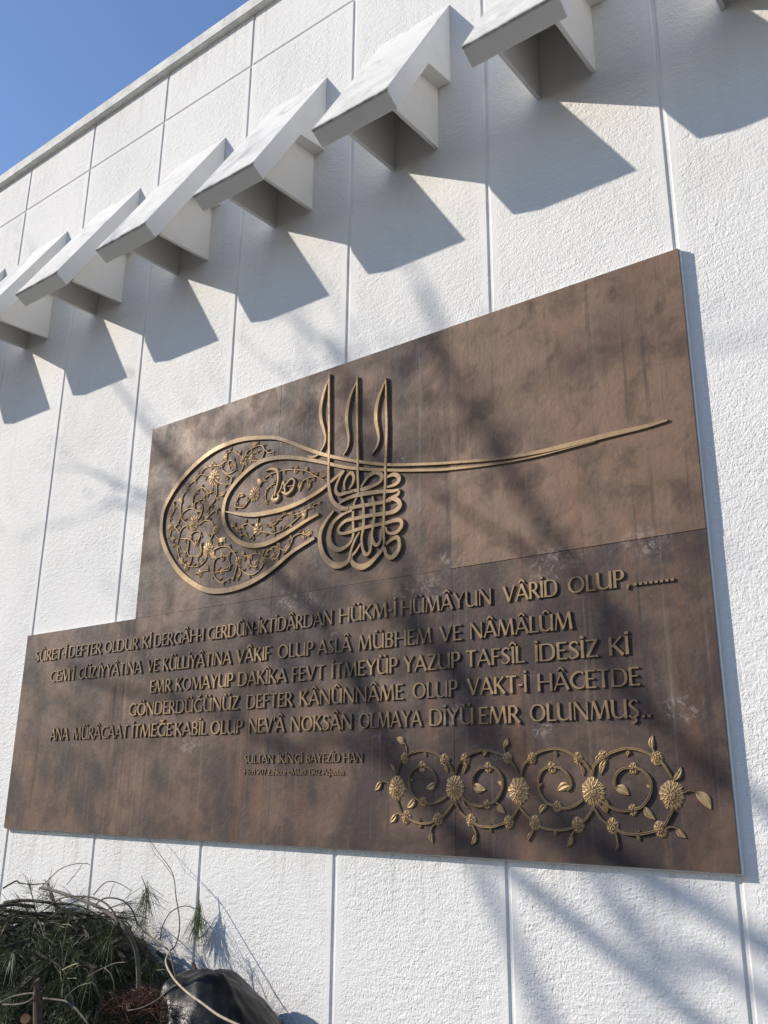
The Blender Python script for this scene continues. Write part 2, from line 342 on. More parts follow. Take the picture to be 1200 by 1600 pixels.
D['zulf'] = [[(-1.676,3.4592),(-1.6971,3.4216),(-1.7145,3.3706),(-1.7248,3.3126),(-1.7185,3.2561),(-1.7005,3.2028),(-1.6887,3.1625),(-1.6934,3.1292),(-1.714,3.0986)],[(-1.5073,3.3924),(-1.532,3.3546),(-1.5508,3.311),(-1.5602,3.2599),(-1.5612,3.2121),(-1.5526,3.1623),(-1.5453,3.1183),(-1.5526,3.0782),(-1.5745,3.0487),(-1.6047,3.0381)],[(-1.3373,3.3548),(-1.358,3.3184),(-1.3789,3.2712),(-1.3901,3.2167),(-1.3879,3.1641),(-1.3767,3.115),(-1.3719,3.078),(-1.3847,3.0434),(-1.4142,3.0134),(-1.4539,2.9961)]]
D['knot'] = [([(-1.469,2.874),(-1.4483,2.8974),(-1.4246,2.9177),(-1.3888,2.9279),(-1.359,2.9117),(-1.3528,2.8907),(-1.3703,2.8744),(-1.4057,2.8665),(-1.4476,2.8613),(-1.4962,2.8627),(-1.5332,2.8663)],[0.012,0.016,0.022,0.028,0.026,0.024,0.02,0.022,0.026,0.022,0.016]),([(-1.5672,2.97),(-1.5917,2.9467),(-1.6127,2.9099),(-1.615,2.8821),(-1.5954,2.8615),(-1.5579,2.8625),(-1.5145,2.8602)],[0.012,0.014,0.018,0.022,0.024,0.02,0.014]),([(-1.5614,2.8769),(-1.5655,2.9107),(-1.5476,2.9429),(-1.5229,2.9506),(-1.5099,2.925),(-1.5185,2.8963),(-1.5365,2.8756)],[0.012,0.014,0.018,0.022,0.02,0.016,0.012]),([(-1.3294,2.8884),(-1.2946,2.896),(-1.2658,2.8852),(-1.2588,2.8643),(-1.2742,2.8504),(-1.3,2.8457),(-1.3289,2.845)],[0.012,0.022,0.026,0.024,0.02,0.016,0.012]),([(-1.6002,2.8133),(-1.5693,2.8278),(-1.5201,2.8372),(-1.4713,2.8379),(-1.4112,2.8354),(-1.3404,2.8277),(-1.294,2.8202),(-1.2586,2.8206)],[0.01,0.018,0.022,0.026,0.026,0.022,0.018,0.012]),([(-1.2586,2.8197),(-1.2653,2.8002),(-1.2938,2.7911),(-1.3196,2.7862)],[0.014,0.02,0.022,0.018]),([(-1.3282,2.7815),(-1.2937,2.7862),(-1.2623,2.7707),(-1.2537,2.7476),(-1.2706,2.7306),(-1.3047,2.7247),(-1.3508,2.7266),(-1.4094,2.7311),(-1.469,2.7317),(-1.5113,2.7316),(-1.5542,2.73),(-1.5833,2.7126),(-1.5952,2.6947),(-1.5804,2.6765),(-1.5342,2.6739),(-1.4859,2.6792),(-1.4086,2.6824),(-1.3387,2.6813),(-1.2816,2.6859),(-1.2489,2.6793),(-1.2443,2.6559),(-1.2643,2.6348),(-1.2925,2.6299),(-1.3199,2.641),(-1.3282,2.6642)],[0.012,0.022,0.027,0.028,0.026,0.024,0.022,0.022,0.022,0.02,0.02,0.018,0.018,0.018,0.018,0.02,0.02,0.02,0.022,0.024,0.022,0.02,0.018,0.014,0.012]),([(-1.5932,2.7918),(-1.5434,2.7854),(-1.5005,2.7866),(-1.4103,2.7825),(-1.3398,2.7803),(-1.2994,2.781)],[0.018,0.022,0.022,0.022,0.02,0.016]),([(-1.3262,2.5867),(-1.2979,2.6035),(-1.267,2.6089),(-1.2557,2.5852),(-1.2594,2.5555),(-1.2805,2.5308),(-1.3041,2.5258),(-1.3246,2.5419),(-1.3346,2.5762)],[0.014,0.02,0.024,0.022,0.024,0.026,0.026,0.022,0.018]),([(-1.4894,2.8329),(-1.5059,2.8085),(-1.5123,2.7699),(-1.5107,2.7054),(-1.5095,2.6562),(-1.5268,2.6248),(-1.5629,2.606),(-1.5998,2.6057),(-1.6349,2.6292),(-1.6486,2.6611),(-1.6456,2.703),(-1.6229,2.7393),(-1.5798,2.7619),(-1.5307,2.7722),(-1.5063,2.7728)],[0.01,0.014,0.016,0.017,0.017,0.016,0.022,0.03,0.034,0.034,0.03,0.024,0.018,0.014,0.01]),([(-1.6246,2.7899),(-1.6677,2.752),(-1.6979,2.7066),(-1.7024,2.657),(-1.6808,2.5941),(-1.6415,2.5515),(-1.5975,2.5322),(-1.5547,2.5345),(-1.5279,2.55),(-1.5187,2.5896),(-1.4969,2.6347),(-1.4723,2.6648)],[0.012,0.02,0.026,0.03,0.034,0.038,0.038,0.03,0.022,0.016,0.014,0.01]),([(-1.4665,2.6131),(-1.4926,2.5809),(-1.5179,2.5606),(-1.5125,2.5358),(-1.4881,2.5156),(-1.4553,2.5063),(-1.4174,2.5153),(-1.383,2.5386),(-1.3488,2.5666),(-1.3388,2.591)],[0.01,0.014,0.018,0.026,0.032,0.034,0.03,0.024,0.018,0.014]),([(-1.4682,2.8338),(-1.4553,2.7942),(-1.4513,2.7443),(-1.4513,2.6857),(-1.4598,2.6386),(-1.4541,2.5896),(-1.4357,2.5582),(-1.4137,2.5692),(-1.4039,2.6154),(-1.4,2.6627),(-1.3918,2.7338),(-1.3955,2.7832),(-1.4037,2.8167)],[0.012,0.017,0.018,0.018,0.016,0.018,0.022,0.018,0.016,0.016,0.017,0.016,0.012]),([(-1.4007,2.6676),(-1.4019,2.6342),(-1.3885,2.5986),(-1.371,2.5922),(-1.3551,2.6125),(-1.3499,2.6545),(-1.3398,2.6815)],[0.01,0.016,0.02,0.02,0.017,0.015,0.01])]
D['word'] = [([(-2.0723,3.0751),(-2.0364,3.0782),(-1.9998,3.0655),(-1.9853,3.0379),(-1.9873,3.0001),(-1.9971,2.964),(-2.0044,2.9329)],[0.006,0.018,0.026,0.024,0.02,0.017,0.014]),([(-2.0133,2.94),(-2.0177,2.9192),(-1.9938,2.9093),(-1.9756,2.922),(-1.9851,2.94)],[0.016,0.026,0.03,0.026,0.014]),([(-1.9847,2.9345),(-1.9618,2.9625),(-1.9497,2.9953),(-1.9391,2.9689),(-1.9346,2.9384)],[0.01,0.014,0.016,0.018,0.016]),([(-1.9573,2.9455),(-1.9215,2.9268),(-1.8879,2.9428),(-1.8749,2.983),(-1.8977,2.9983),(-1.9246,2.9821),(-1.9475,2.957)],[0.014,0.026,0.024,0.018,0.018,0.016,0.012])]
D['vine'] = [[(-2.366,3.1985),(-2.4119,3.1791),(-2.4605,3.1836),(-2.5258,3.1855),(-2.5557,3.1561)],[(-2.6938,2.9638),(-2.6949,3.0112),(-2.6874,3.0573),(-2.6655,3.0888),(-2.6351,3.1186),(-2.5871,3.1388),(-2.5557,3.1561),(-2.4966,3.1381)],[(-2.4542,3.1177),(-2.4028,3.0784),(-2.3542,3.063),(-2.3231,3.0625),(-2.3176,3.09),(-2.3508,3.114),(-2.3844,3.1384),(-2.3957,3.1757),(-2.366,3.1985),(-2.3611,3.2326),(-2.3218,3.2326),(-2.2732,3.2073),(-2.2435,3.172)],[(-2.385,3.1443),(-2.3434,3.1183),(-2.2974,3.126),(-2.2924,3.1595),(-2.3176,3.1822),(-2.349,3.1832),(-2.334,3.1452)],[(-2.2435,3.172),(-2.2259,3.1911),(-2.2122,3.2111),(-2.1751,3.22),(-2.1229,3.2224),(-2.0957,3.202),(-2.0971,3.1684),(-2.1176,3.1447),(-2.1624,3.1487),(-2.1825,3.1673),(-2.1658,3.195),(-2.135,3.1825)],[(-2.2435,3.172),(-2.2369,3.1362),(-2.2643,3.0963)],[(-2.0953,3.1963),(-2.0605,3.1688),(-2.0243,3.1691)],[(-2.4265,3.0773),(-2.4221,3.0303),(-2.4345,2.9924),(-2.4641,2.9692),(-2.4934,2.94)],[(-2.5899,2.9688),(-2.6028,3.012),(-2.6024,3.0471),(-2.5795,3.0663),(-2.54,3.0821),(-2.5056,3.0637),(-2.4788,3.0382),(-2.4551,3.0424)],[(-2.5822,2.9732),(-2.5853,3.0029),(-2.5494,3.0138),(-2.5174,3.0194),(-2.5038,3.0459)],[(-2.5818,2.9702),(-2.5514,2.9532),(-2.5233,2.9568),(-2.531,2.9929)],[(-2.5233,2.9568),(-2.5398,2.9194),(-2.5789,2.9031)],[(-2.6918,2.9458),(-2.6693,2.9712),(-2.6204,2.983),(-2.5818,2.9702)],[(-2.6918,2.9458),(-2.6456,2.9087),(-2.586,2.8928)],[(-2.7361,2.8888),(-2.7056,2.9189),(-2.6918,2.9458)],[(-2.7717,2.9006),(-2.7608,2.8812),(-2.7659,2.8527),(-2.737,2.8248),(-2.7328,2.7894)],[(-2.7331,2.9001),(-2.6902,2.858),(-2.6976,2.8129),(-2.6978,2.7783),(-2.6755,2.7292)],[(-2.6902,2.858),(-2.6679,2.8834),(-2.6274,2.894),(-2.586,2.8928)],[(-2.6783,2.8272),(-2.6359,2.8205),(-2.5975,2.8087),(-2.5578,2.7798),(-2.5343,2.7874)],[(-2.5975,2.8087),(-2.5965,2.8371),(-2.5568,2.8478),(-2.5232,2.8367),(-2.5285,2.8092),(-2.5495,2.7785)],[(-2.5439,2.88),(-2.4969,2.8949),(-2.4477,2.8808),(-2.4289,2.8494),(-2.4153,2.8303),(-2.4326,2.8051),(-2.4533,2.7748),(-2.4352,2.7497)],[(-2.4969,2.8949),(-2.4521,2.927),(-2.4055,2.9358)],[(-2.4087,2.8013),(-2.3751,2.7737),(-2.3443,2.7744)],[(-2.5168,2.7735),(-2.5133,2.7392),(-2.5261,2.7075)],[(-2.6101,2.8107),(-2.6127,2.7598),(-2.6275,2.7449)],[(-2.7531,3.0338),(-2.7481,2.9912),(-2.7723,2.9776),(-2.776,2.9367)],[(-2.6982,2.7887),(-2.6746,2.7257),(-2.6151,2.6731),(-2.5241,2.6569),(-2.475,2.6824),(-2.4578,2.7159)],[(-2.6204,2.7695),(-2.6054,2.7303),(-2.5777,2.719),(-2.5192,2.7104),(-2.5064,2.7376),(-2.5154,2.7755)],[(-2.5777,2.719),(-2.5845,2.6834),(-2.6089,2.6649)],[(-2.423,2.7252),(-2.3587,2.737),(-2.2978,2.7206),(-2.2954,2.692),(-2.314,2.6806),(-2.3541,2.6864),(-2.4029,2.6721),(-2.4083,2.6231),(-2.3948,2.586),(-2.342,2.5512),(-2.2796,2.564)],[(-2.2978,2.7206),(-2.2553,2.6791),(-2.2377,2.6416),(-2.2204,2.6045),(-2.1803,2.5785),(-2.1321,2.5619),(-2.0782,2.5851),(-2.0625,2.6236),(-2.083,2.6538),(-2.1302,2.6642),(-2.1569,2.6439),(-2.1449,2.6079),(-2.1069,2.5992),(-2.1086,2.6233)],[(-2.2071,2.679),(-2.1867,2.6621),(-2.1395,2.6621)],[(-2.3968,2.6074),(-2.3571,2.6092),(-2.298,2.6082),(-2.2905,2.6351),(-2.314,2.6806)],[(-2.541,2.6195),(-2.4901,2.6271),(-2.449,2.6251)],[(-2.2372,2.6346),(-2.2483,2.5945),(-2.2638,2.5482)],[(-2.2258,2.6122),(-2.2133,2.576),(-2.2358,2.5584)],[(-2.0625,2.6236),(-2.0463,2.6552),(-2.0112,2.6772),(-1.9657,2.6703),(-1.9596,2.6424),(-1.9805,2.6186),(-2.0082,2.6293)],[(-1.9657,2.6703),(-1.92,2.65),(-1.8864,2.6783),(-1.8705,2.7093),(-1.8187,2.7177),(-1.7924,2.7068),(-1.7673,2.716)],[(-2.2248,2.9812),(-2.2485,2.9942),(-2.2652,2.9665),(-2.2783,2.9409),(-2.2656,2.9246),(-2.2197,2.9163),(-2.1776,2.9501),(-2.1497,2.9725)],[(-2.1156,3.0102),(-2.0809,3.0365),(-2.0386,3.0527),(-1.9958,3.0549),(-1.9393,3.0541),(-1.8761,3.0409),(-1.807,3.0211),(-1.7451,2.9818),(-1.6915,2.9525)],[(-2.0695,2.9736),(-2.0349,2.9942),(-2.0067,2.9996)],[(-2.0695,2.9736),(-2.0709,2.9411),(-2.0578,2.906)],[(-1.9275,2.9677),(-1.8651,2.9608)],[(-1.8437,2.9406),(-1.8316,2.9701),(-1.7918,2.9833),(-1.745,2.9791)],[(-1.7961,2.9313),(-1.7908,2.9619)],[(-2.2562,2.8097),(-2.2806,2.8302)],[(-2.2482,2.8029),(-2.2197,2.82),(-2.183,2.8248),(-2.1446,2.8021),(-2.1145,2.7863)],[(-2.2326,2.7948),(-2.2233,2.7716),(-2.1941,2.7777)],[(-2.1145,2.7863),(-2.111,2.8396)],[(-2.1137,2.7754),(-2.1624,2.7456)],[(-2.1064,2.7742),(-2.0482,2.7594),(-1.9981,2.746),(-1.9363,2.7569),(-1.8829,2.7793),(-1.8174,2.8149),(-1.772,2.8379),(-1.7071,2.8518)],[(-2.0356,2.7839),(-1.994,2.7929),(-1.9674,2.8148),(-1.9267,2.8289),(-1.8578,2.8168),(-1.798,2.827),(-1.7722,2.8431)],[(-1.9987,2.7566),(-2.0004,2.7833)],[(-1.8157,2.7783),(-1.798,2.827)]]
D['vflower'] = [(-2.1476,2.9716,0.0393,14),(-2.1124,2.7855,0.0261,6),(-2.2503,2.8082,0.0145,5),(-1.8743,3.0426,0.0153,5),(-2.064,2.9748,0.0122,4),(-2.452,3.1167,0.0448,14),(-2.584,2.8949,0.0423,14),(-2.4592,2.7363,0.043,14),(-2.6601,3.0991,0.0183,5),(-2.7692,2.8997,0.0253,8),(-2.4134,2.8323,0.024,8),(-2.2414,3.1709,0.0211,7),(-2.1804,3.1662,0.0186,6),(-2.4708,3.1881,0.0169,5),(-2.6893,2.9449,0.0144,5),(-2.6123,2.6686,0.0179,5),(-2.2359,2.6444,0.024,8),(-2.0605,2.6229,0.0151,5),(-2.1108,2.6164,0.0152,5),(-2.5075,2.6183,0.0174,5),(-2.3519,2.6857,0.0144,5),(-2.3449,2.6071,0.0142,5),(-2.5503,2.7804,0.015,5),(-2.0019,2.6314,0.0136,5),(-1.9685,2.6737,0.0136,5),(-1.8036,2.7082,0.0161,4)]
D['vleaf'] = [[(-2.7586,2.9809),(-2.7781,2.9635)],[(-2.478,3.0407),(-2.4499,3.0411)],[(-2.3961,3.0164),(-2.3615,3.0241)],[(-2.5602,3.0097),(-2.5325,3.0191)],[(-2.3818,2.7746),(-2.3399,2.779)],[(-2.7535,2.8301),(-2.7242,2.8342)],[(-2.3891,3.2032),(-2.3608,3.241)],[(-2.36,3.232),(-2.3656,3.2509)],[(-2.2721,3.2067),(-2.2745,3.2362)],[(-2.6657,3.1005),(-2.677,3.1266)],[(-2.5938,3.1339),(-2.6127,3.1556)],[(-2.7519,3.0333),(-2.7445,3.0439)],[(-2.5388,3.0816),(-2.5365,3.0988)],[(-2.5026,3.0454),(-2.4921,3.0202)],[(-2.4044,2.9353),(-2.3975,2.9454)],[(-2.3531,3.0625),(-2.376,3.0555)],[(-2.7007,2.8131),(-2.7115,2.7975)],[(-2.1741,3.2194),(-2.1494,3.2425)],[(-2.2112,3.2105),(-2.2125,3.2281)],[(-2.5783,3.0658),(-2.6031,3.0647)],[(-2.3946,3.1751),(-2.4173,3.1624)],[(-2.2963,3.1255),(-2.2811,3.1281)],[(-2.6914,3.0281),(-2.7196,3.0512)],[(-2.4727,2.8226),(-2.4549,2.8029)],[(-2.5963,2.8083),(-2.6114,2.8336)],[(-2.2237,2.9808),(-2.2515,2.9973)],[(-2.1146,3.0097),(-2.1323,3.0521)],[(-2.0799,3.036),(-2.0663,3.0498)],[(-1.8061,3.0206),(-1.8139,3.0436)],[(-1.7442,2.9813),(-1.7351,3.0005)],[(-1.8307,2.9696),(-1.8457,2.9301)],[(-1.7899,2.9615),(-1.7951,2.9282)],[(-2.0692,2.9296),(-2.0532,2.9049)],[(-2.2795,2.8298),(-2.2999,2.847)],[(-2.2076,2.7742),(-2.1898,2.7822)],[(-2.11,2.8392),(-2.1144,2.8508)],[(-2.1474,2.7538),(-2.1687,2.7464)],[(-2.0472,2.759),(-2.0605,2.7452)],[(-2.0572,2.8033),(-2.0421,2.7901)],[(-2.0346,2.7835),(-2.0068,2.7895)],[(-1.9978,2.7562),(-1.9964,2.735)],[(-1.9354,2.7565),(-1.9293,2.7712)],[(-1.8842,2.8212),(-1.8851,2.8371)],[(-1.9257,2.8285),(-1.9333,2.8404)],[(-1.8698,2.8056),(-1.8834,2.8053)],[(-1.8085,2.7871),(-1.7971,2.8266)],[(-1.7711,2.8375),(-1.7718,2.8532)],[(-2.1065,2.7901),(-2.0894,2.8034)],[(-2.1127,2.775),(-2.1184,2.7545)],[(-2.6726,2.7177),(-2.6527,2.6854)],[(-2.5229,2.6565),(-2.5248,2.6748)],[(-2.4478,2.6247),(-2.4503,2.65)],[(-2.4168,2.724),(-2.412,2.6732)],[(-2.2967,2.7202),(-2.2982,2.7382)],[(-2.205,2.6645),(-2.2117,2.6899)],[(-2.082,2.6535),(-2.0881,2.6749)],[(-2.2171,2.5763),(-2.2344,2.5546)],[(-2.1628,2.6102),(-2.1554,2.6366)],[(-2.0286,2.6796),(-2.0369,2.6673)],[(-1.9187,2.6429),(-1.8769,2.6833)],[(-1.7915,2.7064),(-1.7622,2.7183)],[(-2.3409,2.5509),(-2.3297,2.5356)],[(-2.3677,2.7381),(-2.3589,2.7511)]]
D['sroset'] = [(-1.2681,1.5933,0.0456,18),(-0.9992,1.597,0.0458,14),(-0.7289,1.5876,0.0473,18),(-0.4451,1.5891,0.0477,22),(-0.1746,1.5818,0.046,24)]
D['smed'] = [(-1.2315,1.7054,0.0203,7),(-1.0454,1.6988,0.0207,5),(-0.9509,1.7002,0.0204,5),(-0.7707,1.703,0.0206,7),(-1.2216,1.487,0.0243,12),(-1.0767,1.484,0.0227,7),(-0.9305,1.4835,0.0222,6),(-0.7734,1.4815,0.0216,8),(-0.6722,1.6997,0.0184,6),(-0.4933,1.6979,0.0185,5),(-0.401,1.704,0.0188,5),(-0.6691,1.4828,0.024,12),(-0.508,1.4807,0.024,7),(-0.2154,1.6951,0.0229,8),(-0.3821,1.4803,0.0242,7),(-0.2218,1.4765,0.0249,12)]
D['ssmall'] = [(-1.1461,1.6745,0.02,5),(-0.8522,1.6699,0.019,5),(-1.1436,1.5445,0.0186,6),(-0.8612,1.5404,0.0177,6),(-0.5941,1.6684,0.0197,5),(-0.5804,1.5375,0.0193,8),(-0.2976,1.6642,0.0186,6),(-0.3095,1.5333,0.0183,6)]
D['sstem'] = [[(-1.2692,1.6452),(-1.2508,1.6886),(-1.2322,1.7054),(-1.1983,1.7243),(-1.1375,1.7331),(-1.078,1.7204),(-1.0461,1.6988),(-1.0202,1.6823),(-0.9979,1.6451)],[(-1.2655,1.5495),(-1.2468,1.5074),(-1.2224,1.487),(-1.1743,1.4698),(-1.127,1.4666),(-1.0804,1.4793),(-1.0457,1.4984),(-1.0053,1.54)],[(-1.0333,1.5669),(-1.0623,1.5504),(-1.1031,1.5382),(-1.1443,1.5445),(-1.1801,1.5602),(-1.2013,1.5882),(-1.2074,1.6213),(-1.1952,1.6547),(-1.1679,1.6713),(-1.1468,1.6745),(-1.1199,1.6711),(-1.0934,1.6522),(-1.0819,1.6265),(-1.0879,1.6032),(-1.0997,1.5961)],[(-0.995,1.6451),(-0.9773,1.682),(-0.9516,1.7003),(-0.9175,1.7206),(-0.862,1.7304),(-0.8081,1.7192),(-0.7713,1.703),(-0.746,1.6761),(-0.7288,1.6495)],[(-0.9967,1.5447),(-0.9721,1.5092),(-0.9312,1.4835),(-0.8908,1.4649),(-0.8374,1.4644),(-0.7949,1.4765),(-0.774,1.4815),(-0.7526,1.5014),(-0.7283,1.5321)],[(-0.9655,1.5633),(-0.9271,1.5414),(-0.889,1.5332),(-0.8618,1.5404),(-0.8294,1.5498),(-0.802,1.5787),(-0.7913,1.6141),(-0.7998,1.6451),(-0.8258,1.6675),(-0.8527,1.6699),(-0.8912,1.6633),(-0.9139,1.6361),(-0.9173,1.6089),(-0.9092,1.5999)],[(-0.7179,1.6415),(-0.7035,1.678),(-0.6727,1.6998),(-0.6379,1.7213),(-0.5791,1.7313),(-0.5307,1.7198),(-0.4938,1.698),(-0.4689,1.6836),(-0.4437,1.6486)],[(-0.7307,1.5363),(-0.698,1.5049),(-0.6697,1.4828),(-0.6333,1.4664),(-0.5849,1.4611),(-0.5367,1.4679),(-0.5085,1.4807),(-0.4762,1.5004),(-0.443,1.5386)],[(-0.4822,1.5618),(-0.5128,1.5423),(-0.549,1.5329),(-0.5809,1.5375),(-0.6209,1.5526),(-0.6443,1.5842),(-0.6489,1.6199),(-0.6369,1.6523),(-0.6154,1.6667),(-0.5946,1.6684),(-0.562,1.6665),(-0.5348,1.6451),(-0.5224,1.617),(-0.5294,1.5994),(-0.5399,1.5906)],[(-0.4452,1.6399),(-0.4324,1.6743),(-0.4012,1.697),(-0.3663,1.7157),(-0.3116,1.7282),(-0.2597,1.718),(-0.2158,1.6952),(-0.1887,1.6693),(-0.1687,1.6329)],[(-0.4453,1.5378),(-0.4183,1.5013),(-0.3826,1.4803),(-0.3473,1.4615),(-0.3036,1.4576),(-0.2599,1.4646),(-0.2222,1.4765),(-0.1994,1.4967),(-0.1732,1.5363)],[(-0.4146,1.5571),(-0.3826,1.5391),(-0.3465,1.5288),(-0.3099,1.5333),(-0.2773,1.5431),(-0.2514,1.5707),(-0.2393,1.5999),(-0.2425,1.6327),(-0.2683,1.6585),(-0.298,1.6642),(-0.3328,1.6625),(-0.3591,1.64),(-0.3653,1.61),(-0.3579,1.5988)],[(-1.2199,1.7246),(-1.2218,1.7514),(-1.2355,1.7712)],[(-1.3034,1.6113),(-1.3288,1.6184),(-1.3478,1.6111)],[(-1.2437,1.4934),(-1.2652,1.4999),(-1.2836,1.4877)],[(-1.0892,1.4654),(-1.1038,1.4514),(-1.1057,1.4286)],[(-0.9233,1.4661),(-0.9087,1.4402),(-0.9146,1.4225)],[(-0.7813,1.7211),(-0.7816,1.7436),(-0.7747,1.757)],[(-1.1502,1.549),(-1.1741,1.5556),(-1.1952,1.5506)],[(-0.8563,1.5449),(-0.8242,1.5477),(-0.8086,1.5392)],[(-0.6747,1.4633),(-0.6816,1.449),(-0.6972,1.424)],[(-0.5215,1.4599),(-0.5363,1.4406),(-0.5479,1.4096)],[(-0.5888,1.5426),(-0.6172,1.5449),(-0.63,1.5348)],[(-0.4249,1.5525),(-0.4145,1.5357),(-0.3984,1.5233)],[(-0.4889,1.6803),(-0.4801,1.6626),(-0.4762,1.6416)],[(-0.2185,1.71),(-0.2269,1.7287),(-0.2277,1.7436)],[(-0.1654,1.6257),(-0.1562,1.6438),(-0.1439,1.6546)],[(-0.1346,1.5884),(-0.1152,1.5957),(-0.0899,1.5889)],[(-0.203,1.4771),(-0.1852,1.4848),(-0.163,1.4802)],[(-0.3718,1.4588),(-0.3678,1.43),(-0.3755,1.4062)],[(-0.2975,1.539),(-0.2732,1.5442),(-0.2619,1.5379)],[(-0.9656,1.5587),(-0.9549,1.5364),(-0.9396,1.5255)]]
D['sleaf'] = [[(-1.2316,1.7588),(-1.2725,1.7857),0.42],[(-1.3439,1.6184),(-1.3774,1.5841),0.42],[(-1.2748,1.65),(-1.3034,1.6865),0.22],[(-1.2675,1.4975),(-1.3013,1.4661),0.42],[(-1.1049,1.4378),(-1.1006,1.396),0.36],[(-0.9115,1.4358),(-0.9297,1.4001),0.38],[(-0.7838,1.7391),(-0.7682,1.774),0.4],[(-1.1794,1.5556),(-1.2187,1.5212),0.42],[(-0.8158,1.5434),(-0.7879,1.5113),0.45],[(-1.0428,1.6777),(-1.0304,1.6507),0.4],[(-0.9401,1.6817),(-0.9604,1.646),0.3],[(-1.0831,1.6134),(-1.1303,1.5945),0.45],[(-0.9167,1.6089),(-0.8652,1.5914),0.5],[(-1.1398,1.7307),(-1.1279,1.7076),0.4],[(-0.8532,1.7288),(-0.8718,1.7077),0.4],[(-1.1498,1.4636),(-1.1647,1.4503),0.4],[(-1.1587,1.4679),(-1.1616,1.4872),0.35],[(-0.8528,1.4596),(-0.8454,1.4434),0.4],[(-0.8499,1.4684),(-0.8497,1.4771),0.5],[(-1.2006,1.6166),(-1.1915,1.6285),0.5],[(-0.7926,1.6053),(-0.8133,1.6206),0.45],[(-1.0308,1.7057),(-1.0223,1.6916),0.6],[(-0.6788,1.4527),(-0.6976,1.4222),0.3],[(-0.5295,1.4477),(-0.5495,1.4079),0.25],[(-0.6188,1.5449),(-0.6512,1.5125),0.35],[(-0.4172,1.5459),(-0.3979,1.5233),0.25],[(-0.5283,1.6099),(-0.5769,1.5902),0.45],[(-0.583,1.7259),(-0.575,1.7041),0.4],[(-0.5863,1.4628),(-0.5943,1.4412),0.35],[(-0.4847,1.6767),(-0.4751,1.6399),0.25],[(-0.3902,1.6934),(-0.4135,1.6434),0.3],[(-0.6471,1.602),(-0.634,1.6146),0.4],[(-0.4124,1.7076),(-0.4237,1.6815),0.5],[(-0.2268,1.7249),(-0.2224,1.7697),0.34],[(-0.1632,1.6257),(-0.1365,1.669),0.28],[(-0.0966,1.5923),(-0.054,1.5406),0.42],[(-0.1681,1.4818),(-0.1396,1.454),0.42],[(-0.3671,1.4336),(-0.376,1.4051),0.22],[(-0.2689,1.5443),(-0.2356,1.5056),0.4],[(-0.3632,1.6044),(-0.318,1.58),0.5],[(-0.3036,1.7205),(-0.3172,1.7018),0.42],[(-0.3013,1.4578),(-0.2922,1.4374),0.35],[(-0.295,1.4616),(-0.2922,1.4724),0.4],[(-0.2384,1.6054),(-0.2576,1.6125),0.4],[(-0.3936,1.6779),(-0.4127,1.6437),0.3],[(-0.4009,1.5685),(-0.3999,1.5221),0.2]]
D['text'] = [(2.2736,0.062400000000000004,[('SÛRET-İ',-3.8887,-3.5769),('DEFTER',-3.5587,-3.2577),('OLDUR',-3.2352,-2.9454),('Kİ',-2.9167,-2.8396),('DERGÂH-I',-2.8193,-2.4414),('GERDÛN-İKTİDÂRDAN',-2.4199,-1.6158),('HÜKM-İ',-1.5849,-1.2715),('HÜMÂYUN',-1.2535,-0.8143),('VÂRİD',-0.768,-0.5365),('OLUP,',-0.4994,-0.259),('........',-0.252,-0.1032)]),(2.1472,0.062400000000000004,[("CEM'İ",-3.7153,-3.4823),("CÜZ'İYYÂTINA",-3.4487,-2.8977),('VE',-2.8599,-2.7678),('KÜLLİYÂTINA',-2.7381,-2.2394),('VÂKIF',-2.2093,-1.981),('OLUP',-1.9426,-1.7215),('ASLÂ',-1.7007,-1.5084),('MÜBHEM',-1.4753,-1.0953),('VE',-1.0617,-0.9528),('NÂMÂLÛM',-0.9207,-0.4839)]),(2.04,0.062400000000000004,[('EMR',-2.8238,-2.6568),('KOMAYUP',-2.6281,-2.2175),('DAKÎKA',-2.1894,-1.8759),('FEVT',-1.8504,-1.6546),('İTMEYÜP',-1.62,-1.2619),('YAZUP',-1.2363,-0.9621),('TAFSÎL',-0.9403,-0.6817),('İDESİZ',-0.6449,-0.3906),('Kİ',-0.3575,-0.2787)]),(1.9328,0.062400000000000004,[('GÖNDERDÜĞÜNÜZ',-2.9771,-2.1706),('DEFTER',-2.1265,-1.834),('KÂNÛNNÂME',-1.7988,-1.2328),('OLUP',-1.1936,-0.9757),('VAKT-İ',-0.9354,-0.677),('HÂCETDE',-0.6381,-0.2485)]),(1.8256,0.062400000000000004,[('ANA',-3.6496,-3.4767),('MÜRÂCAAT',-3.436,-2.9649),('İTMEĞE',-2.9383,-2.6246),('KABİL',-2.6076,-2.3758),('OLUP',-2.3556,-2.1372),("NEV'Â",-2.1043,-1.878),('NOKSÂN',-1.846,-1.4933),('OLMAYA',-1.4645,-1.1445),('DİYÜ',-1.1143,-0.9066),('EMR',-0.8884,-0.7102),('OLUNMUŞ..',-0.6751,-0.2184)]),(1.6936,0.036,[('SULTAN',-2.1211,-1.9365),('İKİNCİ',-1.9157,-1.7673),('BAYEZİD',-1.7491,-1.558),('HAN',-1.5429,-1.4379)]),(1.644,0.024800000000000003,[('Hicri',-2.1172,-2.0486),('907',-2.0407,-1.9813),('Zilhicce',-1.972,-1.8612),('-',-1.8567,-1.8406),('Miladi',-1.8335,-1.7445),('1502',-1.7322,-1.6629),('Ağustos',-1.6523,-1.536)])]
